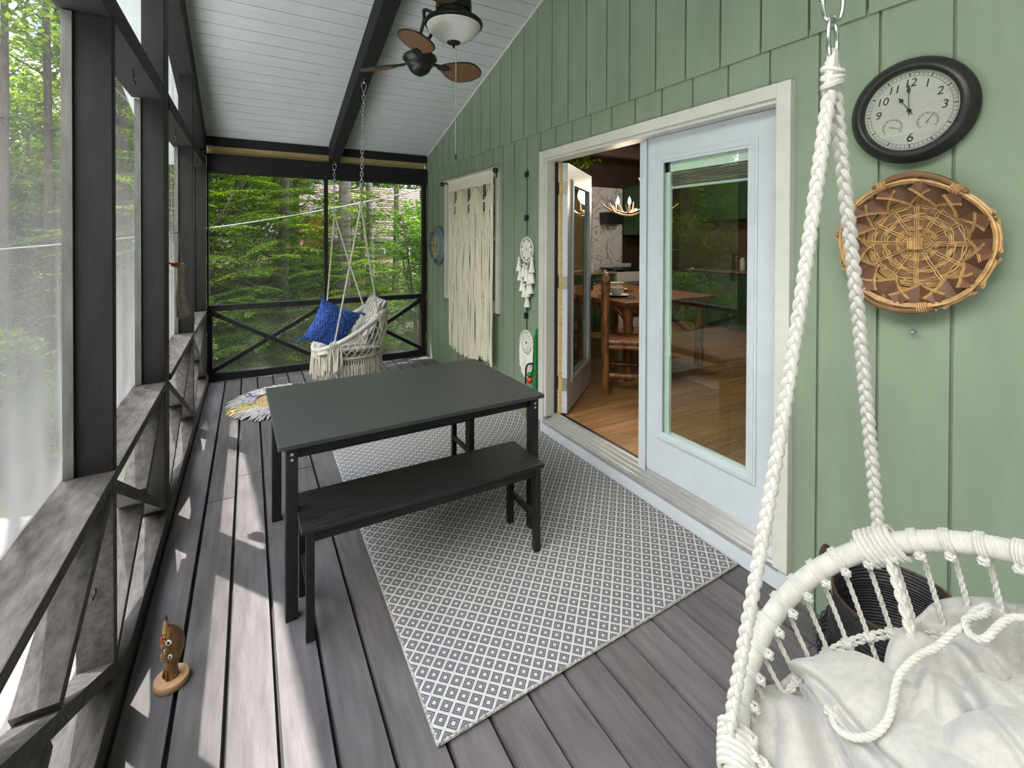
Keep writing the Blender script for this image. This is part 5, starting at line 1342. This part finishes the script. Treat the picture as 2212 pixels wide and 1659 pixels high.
def chandelier():
    c = V(3.72,4.02,1.93); t = thing('antler_chandelier', 'lit antler chandelier with candle bulbs hanging inside the open doorway', 'chandelier', tuple(c))
    rt = V(.8725,-.4886,0); fw = V(.4886,.8725,0); Z = V(0,0,1); A = lambda x, z, y=0: c+rt*x+Z*z+fw*y
    def antler(pts, tines, r=.016):
        mb = MB(); P = smooth_pts(pts, 24); mb.tube(P, np.linspace(r, r*.35, len(P)), 8)
        for i, dv, L in tines:
            p = P[int(i*(len(P)-1))]; q = p+V(*dv)*L; mb.tube(smooth_pts([p, p+V(*dv)*L*.5+Z*.01, q+Z*.03], 8), [r*.7-r*.5*s for s in np.linspace(0,1,len(smooth_pts([p,p,q],8)))], 6)
        mb.build('antler', M['antler'], t, smooth=True)
    antler([A(.20,-.01), A(.08,-.07), A(-.06,-.06), A(-.18,-.01), A(-.27,.06)], [(.45,tuple(rt*-.5+Z*.85),.10), (.65,tuple(rt*-.6+Z*.8),.09), (.25,tuple(rt*.1+Z),.12)], .02)
    antler([A(.16,.0,.1), A(.0,-.05,.14), A(-.10,-.01,.1), A(-.16,.05,.05)], [(.5,tuple(rt*-.3+Z),.09)], .016)
    antler([A(.14,-.02,-.1), A(.02,-.06,-.12), A(-.10,-.03,-.06), A(-.15,.03,-.02)], [(.4,tuple(rt*-.4+Z*.9),.09)], .016)
    antler([A(.22,-.02), A(.24,.10), A(.22,.22), A(.25,.32), A(.21,.43)], [(.3,tuple(rt*-.6+Z*.6),.10), (.5,tuple(rt*-.55+Z*.8),.13), (.6,tuple(rt*.5+Z*.8),.13)], .018)
    antler([A(.30,-.02), A(.30,.10), A(.33,.22), A(.27,.34), A(.21,.42)], [(.4,tuple(rt*.6+Z*.6),.10)], .016)
    antler([A(.2,-.02), A(.34,-.06), A(.48,-.03), A(.6,.06)], [(.5,tuple(rt*.4+Z),.10), (.7,tuple(rt*.3+Z),.09)], .018)
    MB().tube([A(.24,.42), A(.24,.9)], .008, 6).build('chain', M['blackmetal'], t)
    for x, y in ((-.08,.02),(.06,.06),(.42,.05)):
        MB().lathe([(.012,-.04),(.014,.0),(.012,.05)], 10, A(x,-.0,y)).build('candle_sleeve', M['antlerdark'], t, smooth=True)
        MB().lathe([(.0001,.05),(.010,.055),(.018,.075),(.016,.10),(.006,.13),(.0001,.145)], 12, A(x,-.0,y)).build('bulb', M['bulb'], t, smooth=True)
M['antlerdark'] = pm('candle_sleeve', (.06,.03,.015,1), .5)
M['bulb'] = emit_mat('lit_bulb', (1,.86,.6,1), 30.)
chandelier()
def lamp(name, loc, e, col, size=.1):
    l = bpy.data.lights.new(name, 'POINT'); o = bpy.data.objects.new(name, l); COL.objects.link(o); o.location = loc; l.energy = e; l.color = col; l.shadow_soft_size = size
lamp('chandelier_lamp', (3.75,4.05,2.10), 10, (1,.82,.58), .12)
lamp('kitchen_fill', (5.0,4.0,2.75), 13, (1,.88,.72), .15)  # unseen fill light added to lift the dark room
# ------------------------------------------------------------------ woodland outside
def GZ(x, y):
    z = -1.35
    z += .16*max(0, y-8.5) if y < 26 else .16*17.5
    z -= .3*min(5., max(0, -x-9)) if y < 9 else .22*min(7.5, max(0, -x-1.5))
    if x < -14: z += .35*min(26, -x-14)
    z += .25*noise.noise(Vector((x*.3, y*.3, 0)))
    return z
def ground():
    mb = MB(); n = 90
    mb.grid(lambda u, v: ((lambda x, y: (x, y, GZ(x, y)))(-60+90*u, -25+85*v)), n, n)
    o = mb.build('ground', M['soil'], smooth=2); o['kind'] = 'structure'
def soil():
    mt, nt = newmat('leaf_litter'); t = NT(nt); tc = t.n('TexCoord'); nz = t.n('TexNoise', i_Scale=1.4, i_Detail=10., i_Roughness=.75); t.put(nz.inputs[0], tc.outputs['Object'])
    col = t.ramp(nz.outputs[0], [(.3,(.03,.024,.017,1)), (.5,(.075,.06,.04,1)), (.6,(.05,.08,.02,1)), (.75,(.18,.14,.09,1))]); sp = t.n('SeparateXYZ'); t.put(sp.inputs[0], tc.outputs['Object'])
    n2 = t.n('TexNoise', i_Scale=.5, i_Detail=4.); t.put(n2.inputs[0], tc.outputs['Object']); e = t.m('MULTIPLY_ADD', n2.outputs[0], 4., -2.)
    gx = t.m('MULTIPLY', t.m('GREATER_THAN', t.m('ADD', sp.outputs[0], e), -10.), t.m('LESS_THAN', t.m('ADD', sp.outputs[1], e), 6.5))     # pale gravel yard beside the porch
    n3 = t.n('TexNoise', i_Scale=30., i_Detail=6.); t.put(n3.inputs[0], tc.outputs['Object'])
    col = t.mix(gx, col, t.ramp(n3.outputs[0], [(.3,(.38,.37,.34,1)), (.7,(.60,.59,.55,1))]))
    p = t.n('BsdfDiffuse'); t.put(p.inputs[0], col); t.out(p); return mt
M['soil'] = soil(); ground()

def bough_quads(L, rng, dens=1.):
    """flat hemlock spray along +x: array of quads (k,4,3)"""
    Q = []
    nt = int(26*dens)
    for i in range(nt):
        t = (i+.5)/nt; x = L*t
        for s in (-1, 1):
            l = (.36*(1-t)**.8+.06)*L/1.5*rng.uniform(.7, 1.15); a = math.radians(rng.uniform(48, 66))
            d = np.array([math.cos(a), s*math.sin(a), rng.uniform(-.12,.05)]); n = max(2, int(l/.042))
            for k in range(n):
                q = (k+.6)/n; p = np.array([x, 0, 0])+d*l*q; p[2] -= .16*(l*q)**1.3
                for s2 in (-1, 1):
                    b = a*s+s2*math.radians(48); e = np.array([math.cos(b), math.sin(b), rng.uniform(-.35,.1)]); w = np.array([-e[1], e[0], rng.uniform(-.5,.5)])*.011
                    ll = .048*rng.uniform(.7,1.2); Q.append([p-w*.5, p+e*ll*.5-w, p+e*ll, p+e*ll*.5+w])
    Q = np.array(Q); Q[:, :, 2] -= .20*(Q[:, :, 0]/L)**2*L*.8+0
    return Q
def hemlock_data(seed, H=9., z0=.6, nb=110, m=None, Lmax=2.3):
    rng = np.random.default_rng(seed); B = [bough_quads(1.5, rng, .8) for _ in range(4)]; out = []
    for i in range(nb):
        z = z0+(H-z0)*((i+rng.random())/nb)**1.05; f = 1-(z-z0)/(H-z0+.3); L = Lmax*(.22+.78*f**.8)*rng.uniform(.75,1.1)
        q = B[rng.integers(4)]*(L/1.5)**1.0; az = i*2.4+rng.uniform(-.3,.3); pt = rng.uniform(-.05,.30)
        ro = rng.uniform(-.25,.25); cy, sy = math.cos(ro), math.sin(ro); y, zz = q[:,:,1]*cy-q[:,:,2]*sy, q[:,:,1]*sy+q[:,:,2]*cy
        x = q[:,:,0]*math.cos(pt)-zz*math.sin(pt)+.08; zz = q[:,:,0]*math.sin(pt)+zz*math.cos(pt)
        out.append(np.stack([x*math.cos(az)-y*math.sin(az), x*math.sin(az)+y*math.cos(az), zz+z], -1))
    return np.concatenate(out)
def leaf_cloud(seed, blobs, n, size, flat=.5):
    """broad leaves scattered in blobs [(c, r)]"""
    rng = np.random.default_rng(seed); C = np.array([b[0] for b in blobs], float); Rr = np.array([b[1] for b in blobs]); w = Rr**2; w = w/w.sum()
    k = rng.choice(len(blobs), n, p=w); d = rng.normal(size=(n,3)); d /= np.linalg.norm(d, axis=1)[:, None]; r = rng.uniform(.25,1,n)**.5
    P = C[k]+d*(Rr[k]*r)[:, None]*np.array([1,1,.7]); P[:,2] += rng.uniform(-.1,.1,n)
    nn = rng.normal(size=(n,3)); nn[:,2] += 1.0/flat; nn /= np.linalg.norm(nn, axis=1)[:, None]
    a = np.cross(nn, rng.normal(size=(n,3))); a /= np.linalg.norm(a, axis=1)[:, None]; b = np.cross(nn, a); s = (size*rng.uniform(.6,1.3,n))[:, None]
    return np.stack([P-a*s, P-b*s*.55+nn*s*.12, P+a*s, P+b*s*.55+nn*s*.12], 1)
def quads_mesh(name, Q, m):
    return np_mesh(name, Q.reshape(-1,3), np.arange(len(Q)*4).reshape(-1,4), m)
def trunk_mesh(name, H, r, m, seed, lean=0, branches=0, bz=.3):
    rr = random.Random(seed); P = [(lean*t*H+.05*r*math.sin(t*9+seed)*3, .04*math.sin(t*5+seed), H*t-.4) for t in np.linspace(0,1,14)]
    mb = MB(); mb.tube(P, np.linspace(r, r*.25, 14), 9)
    for k in range(branches):
        t = bz+(.97-bz)*k/max(1,branches); a = rr.uniform(0, 6.28); L = H*.22*(1.15-t)*rr.uniform(.7,1.2); i = int(t*13); p = V(*P[i]); d = V(math.cos(a), math.sin(a), rr.uniform(.25,.8))
        mb.tube([p, p+d*L*.5, p+d*L+V(0,0,L*.2)], [r*.35*(1.1-t), r*.22*(1.1-t), r*.06], 5)
    me = bpy.data.meshes.new(name); me.from_pydata(mb.v, [], mb.f); me.materials.append(m); me.polygons.foreach_set('use_smooth', [True]*len(me.polygons)); return me
HEM = [quads_mesh('hemlock_crown', hemlock_data(1), M['leafdark']), quads_mesh('hemlock_crown', hemlock_data(2, 8., .2, 95, None, 2.6), M['leafdark']), quads_mesh('hemlock_crown', hemlock_data(3, 3.4, .1, 55, None, 1.7), M['leafdark'])]
def mk_blobs(seed, H, R, z0, n, r):
    rng = np.random.default_rng(seed); return [((R*math.sqrt(rng.random())*math.cos(a), R*math.sqrt(rng.random())*math.sin(a), z0+(H-z0)*rng.random()), r*rng.uniform(.5,1.1)) for a in rng.uniform(0, 6.28, n)]
MAP = [quads_mesh('leafy_crown', leaf_cloud(4, mk_blobs(4, 11, 2.6, 3.2, 46, .95), 15000, .075), M['leafmid']), quads_mesh('leafy_crown', leaf_cloud(5, mk_blobs(5, 9, 2.2, 1.4, 44, .85), 15000, .07), M['leafmid']),
       quads_mesh('leafy_crown', leaf_cloud(6, mk_blobs(6, 13, 2.4, 5.5, 30, .75), 9000, .075), M['leafmid'])]
FAR = quads_mesh('leafy_crown', leaf_cloud(7, mk_blobs(7, 12, 3.4, .5, 60, 1.5), 16000, .15), M['leafmid'])
BUSH = [quads_mesh('bush_foliage', leaf_cloud(8, mk_blobs(8, 1.5, .8, .1, 16, .42), 6000, .045), M['leafmid'])]
TRK = {k: trunk_mesh('trunk', *a) for k, a in dict(h=(9.4,.15,M['bark'],1,0,14,.1), m=(11,.13,M['bark'],2,.01,16,.25), t=(13,.09,M['bark'],3,.0,12,.35), b=(12,.14,M['birch'],4,-.03,6,.5), f=(11,.2,M['bark'],5,0,8,.2)).items()}
def tree(name, lab, x, y, crown, trunk, s=1., rz=0., grp=None, sz=None, cat='tree'):
    z = GZ(x, y); t = thing(name, lab, cat, (x,y,z), grp, rz); t.scale = (s,s,sz or s)
    for nm, me in (('crown' if cat == 'tree' else 'foliage', crown), ('trunk', trunk)):
        if me is None: continue
        o = bpy.data.objects.new(nm, me); COL.objects.link(o); o.parent = t; ORG[o.name] = (0,0,0)
    return t
def willow(x, y):
    """pale drooping narrow-leaved shrub"""
    rng = np.random.default_rng(11); Q = []
    z = GZ(x, y)
    for i in range(130):
        a = rng.uniform(0, 6.28); h = rng.uniform(.6, 4.0); r = rng.uniform(.3, 1.15)*(1.2-h/6.5)
        p0 = np.array([.1*math.cos(a), .1*math.sin(a), h*.75]); p1 = np.array([r*math.cos(a), r*math.sin(a), h]); 
        for k in range(60):
            t = rng.random(); p = p0+(p1-p0)*t; p[2] -= .35*t*t
            e = rng.normal(size=3); e[2] = -abs(e[2])*.6; e += (p1-p0)*.6; e /= np.linalg.norm(e); w = np.cross(e, rng.normal(size=3)); w /= np.linalg.norm(w); L = rng.uniform(.07,.15); w *= .012
            Q.append([p, p+e*L*.5-w, p+e*L, p+e*L*.5+w])
    t = thing('willow_shrub', 'pale green narrow leaved shrub just outside the end screen beside the house wall', 'shrub', (x,y,z))
    me = quads_mesh('foliage', np.array(Q), M['leafpale']); o = bpy.data.objects.new('foliage', me); COL.objects.link(o); o.parent = t; ORG[o.name] = (0,0,0)
    mb = MB()
    for k in range(5): a = k*1.25; mb.tube([(x,y,z-.2),(x+.1*math.cos(a),y+.1*math.sin(a),z+1.5),(x+.5*math.cos(a),y+.5*math.sin(a),z+3.4)], [.03,.02,.006], 6)
    mb.build('stem', M['bark'], t)
willow(2.62, 8.0)
tree('hemlock_tree', 'dark hemlock with drooping boughs behind the left half of the end screen', -.75, 10.6, HEM[0], TRK['h'], 1.05, .4)
tree('hemlock_tree', 'hemlock just left of the end screen mullion, boughs over the red cabin', .7, 11.8, HEM[1], TRK['h'], 1., 2.1)
tree('hemlock_tree', 'grey trunked hemlock behind the chains of the far hanging chair', 1.78, 10.6, HEM[0], TRK['b'], 1.15, 4.0, sz=1.2)
for k, (x, y, s, c) in enumerate(((-.2,14.5,1.,1),(1.0,15.2,1.,0),(-1.6,13.4,.9,1),(2.6,14.6,.85,0),(3.6,13.2,.5,1))):
    tree('hemlock_tree', 'hemlock deeper in the wood beyond the end screen', x, y, HEM[c], TRK['h'], s, k*1.9+.7, 'hemlocks in the wood beyond the end screen')
tree('young_hemlock', 'young bright hemlock low behind the end screen cross brace on the left', .1, 8.6, HEM[2], None, .62, 1.0)
tree('young_hemlock', 'young hemlock at mid height just left of the end screen mullion', .45, 9.0, HEM[2], None, 1.0, 5.1, sz=1.15)
tree('young_hemlock', 'feathery young hemlock in front of the pink roofed house', 2.3, 10.3, HEM[2], None, .9, 2.2, sz=1.3)
tree('young_hemlock', 'young hemlock by the corner post of the end screen', -1.1, 9.3, HEM[2], None, 1.05, 1.9, sz=1.2)
tree('young_hemlock', 'young hemlock low behind the far hanging chair', 1.75, 8.7, HEM[2], None, .8, 3.0)
tree('birch_tree', 'slim leaning birch in front of the pink roofed house', 2.75, 12.3, MAP[2], TRK['b'], .85, .6)
tree('hemlock_tree', 'tall hemlock far left behind the corner post of the end screen', -2.3, 12.5, HEM[1], TRK['h'], 1.2, 1.2)
for k, (x, y, s) in enumerate(((4.3,15.5,.9),(5.6,17.,1.),(3.9,19.,.9))):
    tree('maple_tree', 'thin maple between the end screen and the pink roofed house', x, y, MAP[2], TRK['t'], s, k*1.7, 'thin maples beyond the end screen')
for k, (x, y, s) in enumerate(((-1.,15.5,1.),(1.4,17.5,1.05),(.2,21.,1.1),(-3.4,17.,1.1))):
    tree('maple_tree', 'bright green maple in the wood beyond the end screen', x, y, MAP[1], TRK['m'], s, k*1.3+.2, 'maples in the wood beyond the end screen')
# left side
for k, (x, y, s) in enumerate(((-4.9,15.,.42),(-6.6,19.5,.5),(-5.,23.,.55),(-8.2,21.,.5),(-4.2,19.,.42))):
    tree('young_maple', 'low rounded young maple below the leaf canopy behind the side screens', x, y, FAR, None, s, k*1.3, 'young maples behind the side screens')
tree('maple_tree', 'twin stemmed young maple behind the nearest side screen, its left stem', -3.75, 11.6, MAP[2], TRK['t'], 1.0, .2)
tree('maple_tree', 'twin stemmed young maple behind the nearest side screen, its right stem', -3.3, 11.9, MAP[2], TRK['t'], 1.02, 2.2)
for k, (x, y, s, c) in enumerate(((-6.2,13.5,.8,1),(-7.5,10.,.85,1),(-8.5,16.,.8,1),(-10.,12.5,.9,0),(-5.2,17.5,.6,1),(-12.,17.,1.,0))):
    tree('maple_tree', 'sunlit maple on the slope below the screened side', x, y, MAP[c], TRK['m'], s, k*2.1, 'maples below the screened side')
for k, (x, y, s) in enumerate(((-10.6,4.6,.78),(-10.4,.8,.85),(-10.2,-2.6,.8),(-11.,-6.2,.9),(-13.,2.5,1.),(-13.,-4.,1.))):  # added to dim light from the left; mirrored in the door glass too
    tree('maple_tree', 'maple beside the porch showing only in the glass reflections', x, y, MAP[k % 2], TRK['m'], s, k*1.1, 'maples reflected in the door glass')
for k, (x, y, s) in enumerate(((-14,28,.5),(-20,30,.8),(-26,24,.8),(-8,30,.5),(-2,33,1.1),(4,34,1.1),(10,33,1.1),(-32,14,1.2),(-24,12,1.),(-34,-2,1.2),(-30,38,1.3),(-18,40,1.3),(-22,2,1.),(-18,20,.9),(-15,8,1.05),(-17,3,1.15),(-16,-2,1.1),(-17,-7,1.15),(-14,-13,1.1),(-6,-14,1.1),(-19,-10,1.3),(-20,7,1.35))):  # last ones stand unseen at the left, added to block low sky light
    tree('woodland_tree', 'broad tree in the distant wood', x, y, FAR, TRK['f'], s, k*1.9, 'trees of the distant wood')
for k, (x, y, s) in enumerate(((-2.2,7.6,.9),(-4.0,6.6,1.),(-2.4,8.9,1.),(-3.6,9.6,1.2),(-5.,7.,1.3),(.2,13.,1.2),(1.4,14.,1.2),(3.2,11.,.9))):
    tree('bush', 'low green bush on the slope around the porch', x, y, BUSH[0], None, s, k*.9, 'bushes around the porch', cat='bush')

# ---- overhead cable
mb = MB(); mb.tube([(x, 9., 1.83+.207*x+.0165*(x-.5)**2) for x in np.linspace(-6, 9, 40)], .013, 6)
tag(mb.build('utility_cable', M['cable'], smooth=True), 'pale overhead cable crossing behind the screens towards the house', 'cable')

# ---- neighbouring house with pink brown roof, orange cabin
def houses():
    t = thing('neighbour_house', 'dark house with pink brown shingled roof beyond the end screen', 'house', (5.4,22.5,0))
    MB().box((3.3,21.8,-1.2),(9.4,27,1.5)).build('wall', M['cabindark'], t)
    mb = MB(); r = random.Random(2); nrow = 22
    for i in range(nrow):
        y0, z0 = 21.3+.21*i, 1.52+.125*i
        x = 3.0+r.uniform(-.2,0)
        while x < 9.7:
            w_ = r.uniform(.25,.4); mb.hexa([(x,y0,z0),(x+w_-.01,y0,z0),(x+w_-.01,y0+.26,z0+.125),(x,y0+.26,z0+.125),(x,y0,z0+.035),(x+w_-.01,y0,z0+.035),(x+w_-.01,y0+.26,z0+.15),(x,y0+.26,z0+.15)]); x += w_
    mb.build('roof', M['roof'], t)
    MB().box((2.9,21.22,1.40),(9.7,21.32,1.54)).build('fascia', M['batten'], t)
    for x in (4.6,6.6): f = MB().box((x,21.76,.2),(x+.9,21.82,1.1)).build('window', M['white'], t); MB().box((x+.06,21.74,.26),(x+.84,21.77,1.04)).build('pane', M['dark'], f)
    t = thing('orange_cabin', 'orange stained cabin with deck railing glimpsed through the hemlocks beyond the mullion', 'cabin', (1.9,24,-.6))
    MB().box((2.1,22.6,-.9),(3.9,25.5,2.6)).build('wall', M['cabin'], t); MB().box((-1.6,22.5,-.75),(3.9,24.5,-.6)).build('deck', M['cabin'], t)
    MB().box((-1.6,22.45,.22),(2.1,22.55,.30)).build('rail', M['cabin'], t)
    for k in range(24): MB().box((-1.6+.155*k,22.47,-.6),(-1.56+.155*k,22.52,.22)).build('baluster', M['cabin'], t)
    for k in range(4): MB().box((-1.6+1.2*k,22.45,-1.4),(-1.5+1.2*k,22.55,.3)).build('post', M['cabin'], t)
    MB().hexa([(1.8,22.2,2.55),(4.2,22.2,2.55),(4.2,26,2.55),(1.8,26,2.55),(1.8,24.1,3.6),(4.2,24.1,3.6),(4.2,24.15,3.6),(1.8,24.15,3.6)]).build('roof', M['roof'], t)
houses()
# ------------------------------------------------------------------ camera, light, world
cam = bpy.data.cameras.new('camera'); co = bpy.data.objects.new('camera', cam); COL.objects.link(co)
yaw, pitch, roll = .51037, -.0083, -.00342
f_ = Vector((math.sin(yaw)*math.cos(pitch), math.cos(yaw)*math.cos(pitch), math.sin(pitch)))
r_ = Vector((math.cos(yaw), -math.sin(yaw), 0)); d_ = f_.cross(r_)
r2 = math.cos(roll)*r_+math.sin(roll)*d_; dn = -math.sin(roll)*r_+math.cos(roll)*d_
Mx = Matrix((r2, -dn, -f_)).transposed().to_4x4(); Mx.translation = (0,0,1.6); co.matrix_world = Mx
cam.sensor_width = 36; cam.lens = 1016.1/2212*36; cam.shift_y = -(829.5-521.5)/2212; cam.shift_x = 0
cam.clip_start = .02; cam.clip_end = 400
S.camera = co

sun = bpy.data.lights.new('sun', 'SUN'); so = bpy.data.objects.new('sun', sun); COL.objects.link(so)
sun.energy = 3.6; sun.angle = math.radians(.6); sun.color = (1,.95,.87)
so.rotation_euler = Vector((.32,-.44,-1)).to_track_quat('-Z', 'Y').to_euler()

w = bpy.data.worlds.new('world'); S.world = w; w.use_nodes = True; nt = w.node_tree; nt.nodes.clear(); t = NT(nt)
tc = t.n('TexCoord'); sx = t.n('SeparateXYZ'); t.put(sx.inputs[0], tc.outputs['Generated'])
nz = t.n('TexNoise', i_Scale=3.2, i_Detail=6., i_Roughness=.6); t.put(nz.inputs[0], tc.outputs['Generated'])
cl = t.ramp(nz.outputs[0], [(.45,(0,0,0,1)), (.62,(1,1,1,1))])
col = t.mix(cl, (.26,.46,.95,1), (1.18,1.16,1.13,1))
z_ = sx.outputs['Z']; y_ = sx.outputs['Y']
x_ = sx.outputs['X']
st = t.m('MULTIPLY_ADD', t.m('MULTIPLY', z_, z_), 4.5, .25)
st = t.m('ADD', st, t.m('MULTIPLY', t.m('MULTIPLY', x_, x_), 1.5))
bk = t.m('MULTIPLY_ADD', t.m('MAXIMUM', t.m('MULTIPLY', y_, -1.), 0.), SKY_BACK, 0.)
st = t.m('ADD', st, bk)
col = t.mix(t.m('MULTIPLY_ADD', y_, -1.6, .2), col, (1.12,1.08,1.0,1))
col = t.mix(t.m('MULTIPLY', t.m('MULTIPLY', sx.outputs['X'], sx.outputs['X']), 1.8), col, (1.10,1.08,1.02,1))
bg = t.n('Background'); t.put(bg.inputs[0], col); t.put(bg.inputs[1], t.m('MULTIPLY', st, SKY))
t.nt.links.new(bg.outputs[0], t.n('OutputWorld').inputs[0])
vs = S.view_settings; vs.view_transform = 'Standard'; vs.look = 'None'; vs.gamma = 1; vs.use_curve_mapping = False; vs.exposure = EXPOSURE
S.cycles.use_denoising = True; S.cycles.max_bounces = 8; S.cycles.transparent_max_bounces = 16; S.cycles.diffuse_bounces = 6
S.cycles.sample_clamp_indirect = 8; S.cycles.caustics_reflective = False; S.cycles.caustics_refractive = False
